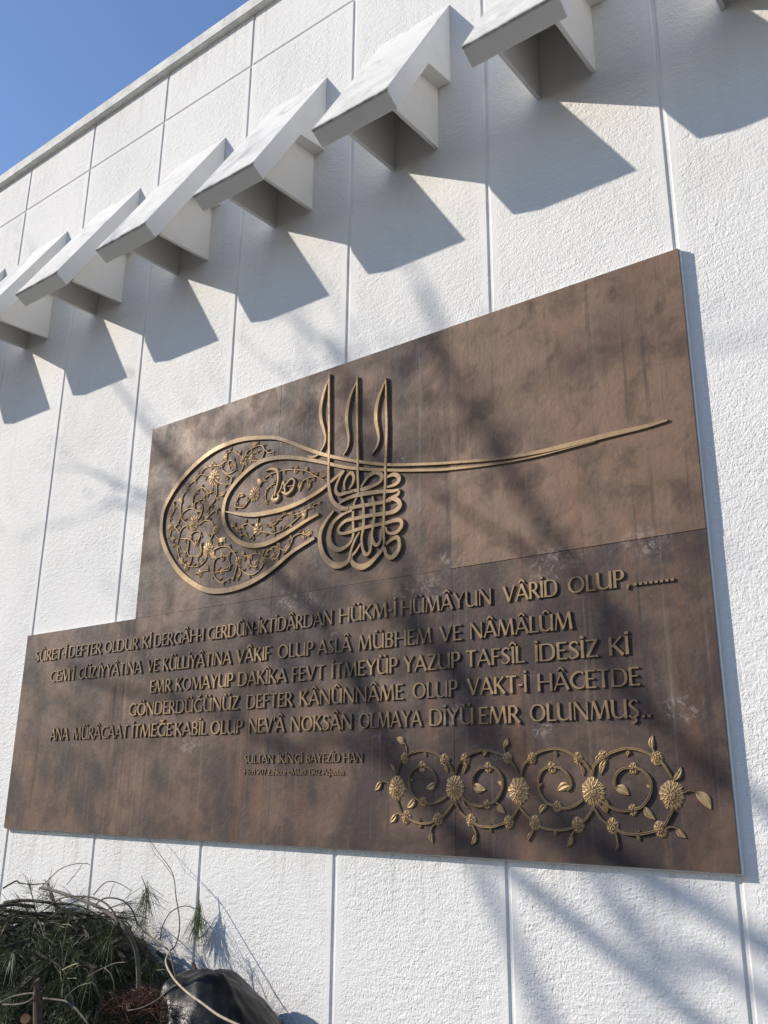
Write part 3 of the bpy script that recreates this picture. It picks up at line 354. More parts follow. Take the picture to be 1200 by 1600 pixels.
D['tw'] = {'limb': [(-2.871,-0.5,1.158),(-2.79,-0.5,1.156),(-2.573,-0.5,1.134),(-2.442,-0.5,1.114),(-2.341,-0.5,1.087),(-2.258,-0.5,1.05),(-2.24,-0.47,1.0),(-2.232,-0.45,0.941),(-2.226,-0.44,0.864),(-2.217,-0.44,0.799)],'dark': [(-2.869,-0.55,1.042),(-2.775,-0.55,1.071),(-2.686,-0.55,1.115),(-2.606,-0.55,1.144),(-2.469,-0.55,1.156),(-2.361,-0.55,1.148),(-2.288,-0.55,1.121),(-2.229,-0.55,1.068)],'arch': [(-2.477,-0.5,1.111),(-2.429,-0.5,1.143),(-2.395,-0.48,1.151),(-2.342,-0.46,1.143),(-2.302,-0.44,1.109),(-2.277,-0.42,1.05),(-2.198,-0.42,1.018),(-2.063,-0.44,0.986),(-2.03,-0.45,0.962),(-2.0,-0.46,0.928),(-1.981,-0.46,0.897)],'pale': [(-2.043,-0.45,0.985),(-2.003,-0.5,0.966),(-1.92,-0.56,0.955),(-1.805,-0.62,0.936),(-1.69,-0.66,0.917),(-1.59,-0.68,0.9),(-1.503,-0.69,0.88),(-1.412,-0.69,0.865),(-1.33,-0.69,0.856),(-1.261,-0.68,0.847)],'thin': [(-2.211,-0.3,0.952),(-2.248,-0.24,0.968),(-2.294,-0.19,1.035),(-2.376,-0.15,1.131),(-2.434,-0.12,1.201),(-2.493,-0.1,1.241),(-2.609,-0.08,1.303),(-2.724,-0.065,1.374),(-2.774,-0.06,1.402)],'thin2': [(-2.434,-0.12,1.201),(-2.542,-0.1,1.261),(-2.626,-0.08,1.29),(-2.685,-0.07,1.346)],'arc': [(-2.401,-0.2,0.958),(-2.438,-0.16,1.009),(-2.45,-0.11,1.057),(-2.399,-0.08,1.085),(-2.336,-0.055,1.074)],'sprigtop': [(-2.346,-0.045,1.168),(-2.34,-0.05,1.114),(-2.335,-0.055,1.066)],'sprig2': [(-2.659,-0.12,1.193),(-2.588,-0.15,1.16),(-2.556,-0.17,1.141)],'over': [(-2.956,-0.45,1.141),(-2.949,-0.4,1.188),(-2.943,-0.36,1.222),(-2.898,-0.33,1.243),(-2.841,-0.3,1.25),(-2.827,-0.28,1.241)],'over2': [(-2.822,-0.4,1.168),(-2.827,-0.36,1.204),(-2.827,-0.33,1.241),(-2.842,-0.31,1.251)],'over3': [(-2.622,-0.4,1.138),(-2.617,-0.36,1.179),(-2.617,-0.32,1.189),(-2.576,-0.3,1.18),(-2.534,-0.28,1.159),(-2.54,-0.26,1.149)],'over4': [(-2.537,-0.38,1.138),(-2.55,-0.36,1.167),(-2.562,-0.34,1.189)],'over5': [(-3.164,-0.5,1.136),(-3.144,-0.45,1.165),(-3.125,-0.44,1.157),(-3.038,-0.42,1.155),(-2.996,-0.4,1.162)],'curl': [(-2.369,-0.95,0.837),(-2.306,-0.95,0.865),(-2.243,-0.95,0.884),(-2.156,-0.95,0.901),(-2.152,-0.95,0.891),(-2.171,-0.95,0.876),(-2.213,-0.95,0.861),(-2.277,-0.95,0.849),(-2.335,-0.95,0.842)],'twigb': [(-2.241,-0.85,0.858),(-2.173,-0.85,0.863),(-2.109,-0.85,0.866),(-2.052,-0.85,0.853),(-2.002,-0.85,0.833),(-1.96,-0.85,0.811)],'twigc': [(-2.306,-0.62,0.889),(-2.251,-0.62,0.914),(-2.197,-0.62,0.936),(-2.143,-0.62,0.954),(-2.081,-0.62,0.964)],'twigd': [(-2.195,-0.63,0.933),(-2.156,-0.63,0.917),(-2.132,-0.63,0.889),(-2.127,-0.63,0.858)],'twige': [(-2.321,-0.75,1.024),(-2.299,-0.75,0.999),(-2.296,-0.75,0.972),(-2.289,-0.75,0.946)],'twigf': [(-2.286,-0.75,0.932),(-2.24,-0.75,0.951),(-2.193,-0.75,0.966)],'twigg': [(-2.258,-0.75,0.829),(-2.231,-0.75,0.859),(-2.171,-0.75,0.893),(-2.095,-0.75,0.913)],'twigh': [(-2.075,-0.6,0.8),(-2.013,-0.6,0.815),(-1.961,-0.6,0.835),(-1.91,-0.6,0.86),(-1.84,-0.6,0.907),(-1.818,-0.6,0.915)],'stake': [(-2.192,-0.92,0.931),(-2.109,-0.95,0.812)],'cutend': [(-2.187,-0.95,0.817)],'red': [(-2.145,-0.5,0.831)]}
D['shade'] = [[(-0.159,-0.03,1.765),(-0.351,-0.03,2.184),(-0.509,-0.03,2.44),(-0.795,-0.03,2.909),(-1.037,-0.03,3.38),(-1.209,-0.03,3.821)],[(0.04,-0.03,1.026),(-0.298,-0.03,1.089),(-0.457,-0.03,1.282),(-0.654,-0.03,1.58),(-1.023,-0.03,2.028),(-1.48,-0.03,2.471),(-1.798,-0.03,2.943)],[(-0.003,-0.03,0.637),(-0.581,-0.03,0.708),(-0.732,-0.03,0.926),(-0.924,-0.03,1.271),(-1.06,-0.03,1.462),(-1.269,-0.03,1.718),(-1.795,-0.03,2.051),(-2.18,-0.03,2.376)],[(-1.031,-0.03,1.463),(-1.334,-0.03,1.844),(-1.616,-0.03,2.205),(-2.116,-0.03,2.68),(-2.507,-0.03,2.978),(-2.914,-0.03,3.387),(-3.241,-0.03,3.702)],[(-0.654,-0.03,1.58),(-0.908,-0.03,1.948),(-1.207,-0.03,2.354),(-1.498,-0.03,3.257),(-1.75,-0.03,3.731)],[(-1.332,-0.03,1.719),(-1.779,-0.03,1.724),(-2.36,-0.03,1.936),(-3.0,-0.03,2.059),(-3.596,-0.03,2.233)]]

pan = empty('relief_panel', (-2.0, 0, 1.3), 'large stepped brown bronze relief panel with raised inscription on the white wall', 'wall panel')
PO = pan.location[:]
cols = [-4.004, -2.998, -1.998, -1.0, .0148]; zb, zm, zt = 1.357, 2.4385, 3.520
rows = [(zb, zm, 0), (zm, zt, 1)]
rr = random.Random(5)
for z0, z1, c0 in rows:
    for i in range(c0, 4):
        pb = MB(); dy = rr.uniform(-.0012, .0012)
        # slightly waved cast plate: subdivided front face
        x0, x1, y1 = cols[i] + .0007, cols[i + 1] - .0007, PLANE_Y + dy; a0, a1 = z0 + .0007, z1 - .0007
        nx, nz = 12, 12; vs = []
        for ii in range(nx + 1):
            for jj in range(nz + 1):
                X = x0 + (x1 - x0) * ii / nx; Z = a0 + (a1 - a0) * jj / nz
                edge = min(1, 6 * min(ii / nx, 1 - ii / nx, jj / nz, 1 - jj / nz))
                vs.append((X, y1 + .0016 * mnoise.noise((X * 3, i, Z * 3)) * edge, Z))
        fs = [(ii * (nz + 1) + jj, (ii + 1) * (nz + 1) + jj, (ii + 1) * (nz + 1) + jj + 1, ii * (nz + 1) + jj + 1) for ii in range(nx) for jj in range(nz)]
        ring = [ii * (nz + 1) for ii in range(nx + 1)] + [nx * (nz + 1) + jj for jj in range(1, nz + 1)] + [ii * (nz + 1) + nz for ii in range(nx - 1, -1, -1)] + [jj for jj in range(nz - 1, 0, -1)]
        base = len(vs); vs += [(vs[q][0], -.0206, vs[q][2]) for q in ring]
        fs += [(ring[q], ring[(q + 1) % len(ring)], base + (q + 1) % len(ring), base + q) for q in range(len(ring))]
        pb.add(vs, fs, {(0, 0): .42, (0, 1): .36, (0, 2): .26, (0, 3): .12, (1, 1): .42, (1, 2): .38, (1, 3): .98}[(c0, i)]); pb.build('plate', M['bronze'], pan, PO, True, 40)  # lower-right plate darkest: duller bronze plus branch shade put into its tint

pb = MB(); box(pb, -4.0065, .0180, -.020, .004, 1.3535, zm - .0004); box(pb, -3.0005, .0180, -.020, .004, zm + .0004, 3.5225); pb.build('plaster_bed', M['cast'], pan, PO)
# --- monogram
def part(mb, name, parent, smooth=True, mat='gold', ang=38): return mb.build(name, M[mat], parent, PO if parent is pan else PO, smooth, ang)
mono_mb = MB(); ribbon(mono_mb, D['outer'], [v * .84 for v in D['outer_w']], .0100, FLAT, 5)
mono = part(mono_mb, 'calligraphic_monogram', pan)
def sub(mb, name, mat='gold', ang=38): return mb.build(name, M[mat], mono, PO, True, ang)
q = MB(); ribbon(q, D['inner'], [v * .84 for v in D['inner_w']], .0096, FLAT, 5); ribbon(q, D['tip'], [.006, .012, .008], .0085); sub(q, 'inner_loop')
q = MB(); ribbon(q, D['cres'], [v * .86 for v in D['cres_w']], .0092, FLAT, 5); sub(q, 'crescent_band')
for i, (a, z_) in enumerate(zip(D['alif'], D['zulf'])):
    n_ = len(a); wa = [.003, .012] + [.0165] * (n_ - 2)
    if i == 0: wa = wa[:5] + [.018, .021, .025, .028, .024, .018]
    q = MB(); ribbon(q, a, [v * .84 for v in wa], .0112 + .0003 * i, FLAT, 5); sub(q, 'upright_stroke')
    q = MB(); ribbon(q, z_, [.006, .012, .019, .022, .021, .017, .012, .009, .006], .0098 + .0002 * i, FLAT, 5); sub(q, 'curved_stroke')
q = MB()
for i, (p, wv) in enumerate(D['knot']): ribbon(q, p, [v * .88 for v in wv], .0086 + .00028 * ((i * 5) % 11), FLAT, 5)
sub(q, 'lettered_knot')
q = MB()
for i, (p, wv) in enumerate(D['word']): ribbon(q, p, wv, .0095 + .0004 * i, ROUND, 5)
sub(q, 'small_word')
def petalled(mb, x, z, r, n, h, sx=.9, seed=0, rings=None):
    rn = random.Random(seed); rot = rn.uniform(0, 6.28)
    rings = rings or ([(1, n, 0), (.66, max(5, int(n * .75)), .3), (.36, max(4, n // 3), .6)] if n >= 8 else [(1, n, 0), (.45, max(3, n - 2), .5)])
    for sc, m, lv in rings:
        for k in range(m):
            a = rot + 2 * math.pi * (k + .5 * lv) / m; wd = 2 * math.pi / m * .60 * sc * r
            lr = r * sc * rn.uniform(.92, 1.06); ca, sa = math.cos(a), math.sin(a)
            hb = h * lv; ht = h * (lv + .55)
            def P(t, s, y): return (x + sx * (ca * t - sa * s), PLANE_Y - y, z + (sa * t + ca * s))
            wd2 = wd * .55
            vs = [P(0, 0, hb + .2 * h), P(lr * .55, -wd2, hb), P(lr * .86, -wd * .82, hb), P(lr, -wd * .25, hb), P(lr * .95, 0, hb), P(lr, wd * .25, hb), P(lr * .86, wd * .82, hb), P(lr * .55, wd2, hb),
                  P(lr * .40, 0, ht * .9), P(lr * .80, -wd * .42, ht), P(lr * .80, wd * .42, ht), P(lr * .66, 0, ht * .86)]
            fs = [(0, 1, 8), (0, 8, 7), (1, 2, 9), (1, 9, 8), (2, 3, 9), (3, 4, 11, 9), (4, 5, 10, 11), (5, 6, 10), (6, 7, 10), (7, 8, 10), (8, 9, 11), (8, 11, 10)]
            vs2 = [(v[0], PLANE_Y + .001, v[2]) for v in vs[1:8]]; o = len(vs)
            fs += [(1 + i, o + i, o + i + 1, 2 + i) for i in range(6)]
            mb.add(vs + vs2, fs)
    rc = r * .17; m = 8
    vs = [(x + sx * rc * math.cos(2 * math.pi * k / m), PLANE_Y - h * .7, z + rc * math.sin(2 * math.pi * k / m)) for k in range(m)]
    vs += [(x + sx * rc * .6 * math.cos(2 * math.pi * k / m), PLANE_Y - h * 1.12, z + rc * .6 * math.sin(2 * math.pi * k / m)) for k in range(m)] + [(x, PLANE_Y - h * 1.2, z)]
    mb.add(vs, [(k, (k + 1) % m, m + (k + 1) % m, m + k) for k in range(m)] + [(m + k, m + (k + 1) % m, 2 * m) for k in range(m)])
def leaf(mb, x0, z0, x1, z1, wr, h, bend=.12):
    dx, dz = x1 - x0, z1 - z0; L = math.hypot(dx, dz); ux, uz = dx / L, dz / L; nx, nz = -uz, ux; vs = []; n = 8
    for i in range(n + 1):
        t = i / n; wv = wr * L * .5 * (math.sin(math.pi * t ** .85) ** .8) + .0006; c = bend * L * math.sin(math.pi * t)
        for s, hh in ((-1, 0), (-.95, .6), (-.5, 1.), (0, .55), (.5, .9), (.95, .5), (1, 0)):
            vs.append((x0 + ux * L * t + nx * (c + s * wv), PLANE_Y - h * hh * (.45 + .55 * math.sin(math.pi * min(1, t + .15))), z0 + uz * L * t + nz * (c + s * wv)))
    fs = [(i * 7 + j, i * 7 + j + 1, (i + 1) * 7 + j + 1, (i + 1) * 7 + j) for i in range(n) for j in range(6)]
    mb.add(vs, fs + [tuple(range(7)), tuple(n * 7 + j for j in reversed(range(7)))])
q = MB()
for i, v in enumerate(D['vine']):
    m_ = len(v); ribbon(q, v, [.0052 + .001 * math.sin(1.7 * j) for j in range(m_ - 1)] + [.003], 0.0046 + .0003 * (i % 5), ROUND, 4)
vine = sub(q, 'vine_scroll', 'bright')
q = MB()
for i, ((x0, z0), (x1, z1)) in enumerate(D['vleaf']):
    f_ = min(1, .040 / math.hypot(x1 - x0, z1 - z0)); x1, z1 = x0 + (x1 - x0) * f_, z0 + (z1 - z0) * f_
    leaf(q, x0 - .2 * (x1 - x0), z0 - .2 * (z1 - z0), x1 + .15 * (x1 - x0), z1 + .15 * (z1 - z0), .52, .0062 + .0003 * (i % 4), .14 if i % 2 else -.14)
rl = random.Random(77)
for i, v in enumerate(D['vine']):                       # little thorn leaves along every tendril
    Qv = catmull([(p[0], p[1], 0) for p in v], 5)
    for j in range(3, len(Qv) - 2, 5):
        d_ = Qv[j + 1][:2] - Qv[j - 1][:2]; L_ = np.hypot(*d_) or 1; a_ = math.atan2(d_[1], d_[0]) + rl.choice((-1, 1)) * rl.uniform(.6, 1.2); l_ = rl.uniform(.020, .034)
        leaf(q, Qv[j][0], Qv[j][1], Qv[j][0] + l_ * math.cos(a_), Qv[j][1] + l_ * math.sin(a_), .42, .0050 + .0003 * (j % 4), .15)
sub(q, 'leaves', 'bright')
for i, (x, z, r, n) in enumerate(D['vflower']):
    q = MB(); petalled(q, x, z, r * (1.08 if n > 7 else 1.3), 11 if n > 10 else n, (.0070 if n > 7 else .0064), .86, i); sub(q, 'flower', 'bright', 30)

# --- floral scroll border
q = MB()
for i, v in enumerate(D['sstem']):
    m_ = len(v); big = m_ > 5
    ribbon(q, v, [.0090 if big else .0068] * (m_ - 1) + [.007 if big else .005], (.0060 if big else .0052) + .0003 * (i % 6), GROOVED if big else ROUND, 5)
scroll = q.build('floral_border', M['gold'], pan, PO, True, 38)
for i, (x, z, r, n) in enumerate(D['sroset']):
    q = MB(); petalled(q, x, z, r * 1.03, n, .0088, .88, 50 + i, [(1, 14 if n < 20 else 16, 0), (.68, 11, .35), (.40, 7, .7)]); q.build('rosette', M['bright'], scroll, PO, True, 30)
for i, (x, z, r, n) in enumerate(D['smed']):
    q = MB(); petalled(q, x, z, r * 1.12, min(n, 9), .0085, .86, 80 + i, [(1, min(n, 9), 0), (.55, max(4, min(n, 9) - 2), .45)]); q.build('flower', M['bright'], scroll, PO, True, 30)
for i, (x, z, r, n) in enumerate(D['ssmall']):
    q = MB(); petalled(q, x, z, r * 1.05, n, .0085, .88, 120 + i, [(1, n, 0)]); q.build('blossom', M['bright'], scroll, PO, True, 30)
for i, ((x0, z0), (x1, z1), wv) in enumerate(D['sleaf']):
    q = MB(); leaf(q, x0, z0, x1, z1, wv * 1.2, .0078, .10 if i % 2 else -.10); q.build('leaf', M['bright'], scroll, PO, True, 40)

# --- lettering: flared roman capitals drawn as strokes (cap height 1)
W_, T_ = .158, .078
def st(x0, z0, x1, z1, a=W_, b=None):
    b = a if b is None else b; m = (a + b) / 2 * .9
    return ([(x0, z0), ((x0 + x1) / 2, (z0 + z1) / 2), (x1, z1)], [a * 1.12, m, b * 1.12])
def cv(p): return ([(a, b) for a, b, _ in p], [c for _, _, c in p])
def bowl(x, zt_, zb_, xr): 
    h = zt_ - zb_; zc = (zt_ + zb_) / 2; xm = x + (xr - x) * .58
    return cv([(x, zt_ - T_ / 2, T_), (xm, zt_ - T_ / 2, T_), (xr - .05, zt_ - h * .2, .13), (xr, zc, W_), (xr - .05, zb_ + h * .2, .13), (xm, zb_ + T_ / 2, T_), (x, zb_ + T_ / 2, T_)])
Gm = {}
Gm['A'] = (.78, [st(.05, 0, .40, 1, T_), st(.37, 1, .72, 0, W_), st(.17, .32, .60, .32, T_)])
Gm['B'] = (.60, [st(.1, 0, .1, 1), bowl(.1, 1, .53, .46), bowl(.1, .57, 0, .50)])
Gm['C'] = (.74, [cv([(.68, .86, .13), (.54, .95, T_), (.34, .92, .12), (.15, .72, .15), (.10, .5, W_), (.15, .27, .15), (.34, .08, .12), (.54, .045, T_), (.70, .14, .08)])])
Gm['D'] = (.80, [st(.1, 0, .1, 1), bowl(.1, 1, 0, .70)])
Gm['E'] = (.54, [st(.1, 0, .1, 1), st(.1, .955, .49, .955, T_), st(.1, .52, .43, .52, T_), st(.1, .045, .51, .045, T_)])
Gm['F'] = (.52, [st(.1, 0, .1, 1), st(.1, .955, .48, .955, T_), st(.1, .50, .42, .50, T_)])
Gm['G'] = (.82, [Gm['C'][1][0], st(.70, .03, .70, .44)])
Gm['H'] = (.80, [st(.1, 0, .1, 1), st(.70, 0, .70, 1), st(.1, .52, .7, .52, T_)])
Gm['I'] = (.22, [st(.11, 0, .11, 1)])
Gm['K'] = (.68, [st(.1, 0, .1, 1), st(.15, .46, .56, 1, T_), st(.22, .58, .62, 0, W_)])
Gm['L'] = (.52, [st(.1, 0, .1, 1), st(.1, .045, .50, .045, T_)])
Gm['M'] = (.98, [st(.08, 0, .18, 1, T_), st(.19, 1, .48, .03, W_), st(.48, .03, .78, 1, T_), st(.79, 1, .88, 0, W_)])
Gm['N'] = (.82, [st(.10, 0, .10, 1, T_), st(.10, 1, .70, .02, W_), st(.71, 0, .71, 1, T_)])
def ell(cx, rx, rz, zc, a, b):
    return cv([(cx + rx * math.sin(t), zc + rz * math.cos(t), b + (a - b) * abs(math.sin(t)) ** 1.4) for t in [i * 2 * math.pi / 12 for i in range(13)]])
Gm['O'] = (.88, [ell(.44, .345, .455, .5, W_, T_)])
Gm['P'] = (.58, [st(.1, 0, .1, 1), bowl(.1, 1, .43, .49)])
Gm['R'] = (.64, [st(.1, 0, .1, 1), bowl(.1, 1, .46, .46), st(.28, .48, .60, 0, W_)])
Gm['S'] = (.54, [cv([(.45, .85, .12), (.33, .95, T_), (.18, .90, .12), (.10, .75, .14), (.17, .60, .15), (.33, .46, W_), (.43, .31, .15), (.41, .15, .13), (.27, .045, T_), (.15, .05, T_), (.05, .15, .12)])])
Gm['T'] = (.62, [st(.31, 0, .31, .95), st(.04, .955, .58, .955, T_)])
Gm['U'] = (.80, [cv([(.11, 1, W_ * 1.1), (.11, .7, W_), (.11, .38, W_), (.17, .14, .14), (.36, .04, T_), (.55, .10, T_), (.66, .28, T_)]), st(.69, 0, .69, 1, W_ * .95)])
Gm['V'] = (.74, [st(.06, 1, .37, .02, W_), st(.37, .02, .68, 1, T_)])
Gm['Y'] = (.68, [st(.05, 1, .34, .46, W_), st(.34, .46, .63, 1, T_), st(.34, 0, .34, .48)])
Gm['Z'] = (.62, [st(.06, .955, .56, .955, T_), st(.50, .95, .10, .05, W_), st(.06, .045, .58, .045, T_)])
Gm['-'] = (.34, [st(.05, .42, .29, .42, .10)]); Gm["'"] = (.20, [st(.11, 1.02, .08, .76, .13, .07)])
Gm['.'] = (.26, [st(.06, .075, .20, .075, .15)]); Gm[','] = (.24, [st(.14, .12, .07, -.16, .15, .07)])
def acc(base, kind):
    w_, s_ = Gm[base]; c = w_ / 2
    if kind == 'cap': e = [st(c - .17, 1.08, c, 1.27, .09), st(c, 1.27, c + .17, 1.08, .09)]
    if kind == 'uml': e = [st(c - .21, 1.16, c - .09, 1.16, .13), st(c + .09, 1.16, c + .21, 1.16, .13)]
    if kind == 'dot': e = [st(c - .07, 1.17, c + .07, 1.17, .14)]
    if kind == 'bre': e = [cv([(c - .18, 1.27, .08), (c, 1.12, .11), (c + .18, 1.27, .08)])]
    if kind == 'ced': e = [cv([(c, .02, .08), (c + .09, -.13, .11), (c - .03, -.26, .09), (c - .14, -.22, .06)])]
    return (w_, s_ + e)
for ch, (b_2, k_) in {'Â': ('A', 'cap'), 'Û': ('U', 'cap'), 'Î': ('I', 'cap'), 'İ': ('I', 'dot'), 'Ü': ('U', 'uml'), 'Ö': ('O', 'uml'), 'Ğ': ('G', 'bre'), 'Ç': ('C', 'ced'), 'Ş': ('S', 'ced')}.items(): Gm[ch] = acc(b_2, k_)
lw, lt = .15, .085
Gm['i'] = (.2, [st(.1, 0, .1, .64, lw), st(.03, .82, .17, .82, .14)]); Gm['l'] = (.2, [st(.1, 0, .1, 1, lw)])
Gm['c'] = (.48, [cv([(.44, .55, .1), (.28, .62, lt), (.1, .46, lw), (.09, .2, lw), (.26, .03, lt), (.44, .1, lt)])])
Gm['r'] = (.36, [st(.1, 0, .1, .64, lw), cv([(.1, .42, lt), (.2, .58, lt), (.34, .6, .11)])])
Gm['h'] = (.54, [st(.1, 0, .1, 1, lw), cv([(.1, .45, lt), (.25, .62, lt), (.42, .52, .12), (.44, .3, lw), (.44, 0, lw)])])
Gm['e'] = (.5, [cv([(.08, .34, lt), (.42, .36, lt), (.38, .56, .11), (.24, .62, lt), (.08, .42, lw), (.1, .16, lw), (.27, .03, lt), (.45, .1, lt)])])
Gm['a'] = (.5, [cv([(.1, .54, .1), (.24, .62, lt), (.38, .54, .12), (.4, .3, lw), (.41, 0, lw)]), cv([(.4, .36, lt), (.2, .34, lt), (.08, .18, lw), (.2, .04, lt), (.38, .12, lt)])])
Gm['d'] = (.56, [st(.44, 0, .44, 1, lw), cv([(.44, .5, lt), (.28, .62, lt), (.1, .46, lw), (.1, .18, lw), (.26, .03, lt), (.44, .14, lt)])])
Gm['ğ'] = (.54, [st(.42, -.15, .42, .64, lw), cv([(.42, .5, lt), (.28, .62, lt), (.1, .46, lw), (.1, .18, lw), (.26, .03, lt), (.42, .14, lt)]), cv([(.42, -.12, lw), (.28, -.28, lt), (.08, -.22, lt)]), cv([(.12, .92, lt), (.26, .78, lt), (.4, .92, lt)])])
Gm['u'] = (.54, [cv([(.1, .64, lw), (.1, .25, lw), (.2, .05, lt), (.36, .08, lt), (.43, .2, lt)]), st(.44, 0, .44, .64, lw)])
Gm['s'] = (.4, [cv([(.34, .54, .09), (.2, .62, lt), (.09, .48, .12), (.2, .34, lw), (.32, .18, .12), (.2, .03, lt), (.05, .1, .1)])])
Gm['t'] = (.36, [cv([(.16, .84, lw), (.15, .3, lw), (.18, .06, .11), (.32, .05, lt)]), st(.02, .6, .32, .6, lt)])
Gm['o'] = (.52, [ell(.26, .18, .29, .32, lw, lt)])
Gm['0'] = (.58, [ell(.29, .21, .45, .5, lw, lt)])
Gm['1'] = (.34, [st(.2, 0, .2, 1, lw), st(.05, .84, .2, .97, lt)])
Gm['2'] = (.54, [cv([(.08, .8, .1), (.24, .95, lt), (.42, .8, .13), (.38, .55, lw), (.2, .25, .11), (.07, .05, lt)]), st(.06, .05, .5, .05, .11)])
Gm['5'] = (.54, [st(.16, .95, .46, .95, .1), st(.16, .95, .12, .55, lt), cv([(.12, .55, lt), (.3, .6, lt), (.45, .42, lw), (.42, .16, .13), (.24, .04, lt), (.06, .08, .1)])])
Gm['7'] = (.52, [st(.05, .95, .48, .95, .1), st(.46, .94, .2, 0, lt, lw)])
Gm['9'] = (.58, [ell(.29, .2, .28, .68, lw, lt), cv([(.48, .66, lw), (.44, .3, .13), (.26, 0, lt)])])
LINE_TAGS = ['first and uppermost raised inscription line', 'second raised inscription line', 'third raised inscription line', 'fourth raised inscription line', 'fifth raised inscription line', 'short signature line in smaller capitals', 'tiny date line']
for li, (zb_, ch, words) in enumerate(D['text']):
    dep = .0058 if li < 5 else (.0038 if li == 5 else .0028); rnl = random.Random(40 + li)
    line = bpy.data.objects.new('inscription_line', None); COL.objects.link(line); line.parent = pan; line['label'] = LINE_TAGS[li]; line.empty_display_size = .1
    for wd, xa, xb in words:
        adv = sum(Gm[c][0] for c in wd); sc = (xb - xa) / adv; cx = xa; q = MB()
        zw = zb_ + rnl.uniform(-.0008, .0008)
        for c in wd:
            gw, strokes = Gm[c]; hz_ = ch * rnl.uniform(.985, 1.015)
            for si, (pp, ww) in enumerate(strokes):
                pts = [(cx + p[0] * sc, zw + p[1] * hz_) for p in pp]
                k_ = (sc + hz_) / 2 * (1.0 if li < 5 else .95)
                ribbon(q, pts, [v * k_ for v in ww], dep + .00035 * (si % 6), FLAT, 4 if len(pts) > 3 else 1)
            cx += gw * sc
        q.build('dotted_line' if wd[0] == '.' else 'word', M['letter'], line, PO)

# ------------------------------------------------------------------ heap of cut pine branches
rnd = random.Random(11)
HC, HRX, HRY, HRZ = Vector((-3.10, -.34, 0)), 1.22, .66, 1.13
def heap_r(dv):   # superellipsoid radius along a direction
    return (abs(dv.x / HRX) ** 2.7 + abs(dv.y / HRY) ** 2.7 + abs(dv.z / HRZ) ** 2.7) ** (-1 / 2.7)
cm = MB(); nu, nv = 56, 22; vs = []  # added dark core: its colour stands in for shade between the branches
for j in range(nv + 1):
    for i in range(nu):
        a = 2 * math.pi * i / nu; e = math.pi / 2 * j / nv
        dv = Vector((math.cos(a) * math.cos(e), math.sin(a) * math.cos(e), math.sin(e)))
        r = heap_r(dv) * (.84 + .10 * mnoise.noise(dv * 4) + .05 * mnoise.noise(dv * 11))
        p = HC + dv * r; p.y = min(p.y, -.03); vs.append(p)
cm.add(vs, [(j * nu + i, j * nu + (i + 1) % nu, (j + 1) * nu + (i + 1) % nu, (j + 1) * nu + i) for j in range(nv) for i in range(nu)])
tag(cm.build('brush_core', M['heap_core'], None), 'dark added core standing in for the shaded inside of the brush heap', 'heap core', None, 'stuff')
def needle(mb, p, d, L, wd, droop, tint):
    s = d.cross(Vector((0, 0, 1)));  s = (s if s.length > .05 else Vector((1, 0, 0))).normalized()
    s = (s * math.cos(tint * 9) + d.cross(s) * math.sin(tint * 9)).normalized() * wd
    g1 = p + d * L * .5 + Vector((0, 0, -droop * L * .22)); g2 = p + d * L * .96 + Vector((0, 0, -droop * L * .85))
    mb.add([p - s * .6, p + s * .6, g1 + s, g1 - s, g2], [(0, 1, 2, 3), (3, 2, 4)], tint)
def tuft(mb, p, d, n, L, rn, droop=.5, spread=.55, wd=.00095, base=.5):
    for _ in range(n):
        v = (d + Vector((rn.gauss(0, spread), rn.gauss(0, spread), rn.gauss(0, spread)))).normalized()
        q_ = p - d * rn.uniform(0, .05); q_.y = min(q_.y, -.012)
        if q_.y + v.y * L > -.012: v.y = min(v.y, (-.012 - q_.y) / L)
        needle(mb, q_, v, L * rn.uniform(.7, 1.15), wd * rn.uniform(.8, 1.3), droop * rn.uniform(.5, 1.4), min(1, max(0, rn.gauss(base, .25))))
def pine_branch(st, nd, p, d, L, rn, tint):
    """one cut branch: curved stem, side shoots, long needles in tufts"""
    n = 6; pts = [p.copy()]; v = d.copy()
    for i in range(n):
        v = (v + Vector((rn.gauss(0, .16), rn.gauss(0, .16), rn.gauss(0, .12) - .10))).normalized(); pts.append(pts[-1] + v * L / n)
    for q_ in pts: q_.y = min(q_.y, -.03); q_.z = max(q_.z, .03)
    tube(st, pts, [.0075 * (1 - i / (n + 1)) + .0015 for i in range(n + 1)], 5, 2, rn.random())
    for i in range(1, n + 1):
        dd = (pts[i] - pts[i - 1]).normalized()
        if i >= 2: tuft(nd, pts[i], dd, 20 if i < n else 36, .145, rn, .55, .5, base=tint)
        if i >= 2 and rn.random() < .75:
            sv = (dd + Vector((rn.gauss(0, .7), rn.gauss(0, .7), rn.gauss(0, .5)))).normalized(); e = pts[i] + sv * rn.uniform(.10, .2); e.y = min(e.y, -.03)
            tube(st, [pts[i], (pts[i] + e) / 2 + Vector((0, 0, .01)), e], [.003, .0025, .0018], 4, 2, rn.random()); tuft(nd, e, sv, 32, .145, rn, .6, .5, base=tint)
nd, stm = MB(), MB()
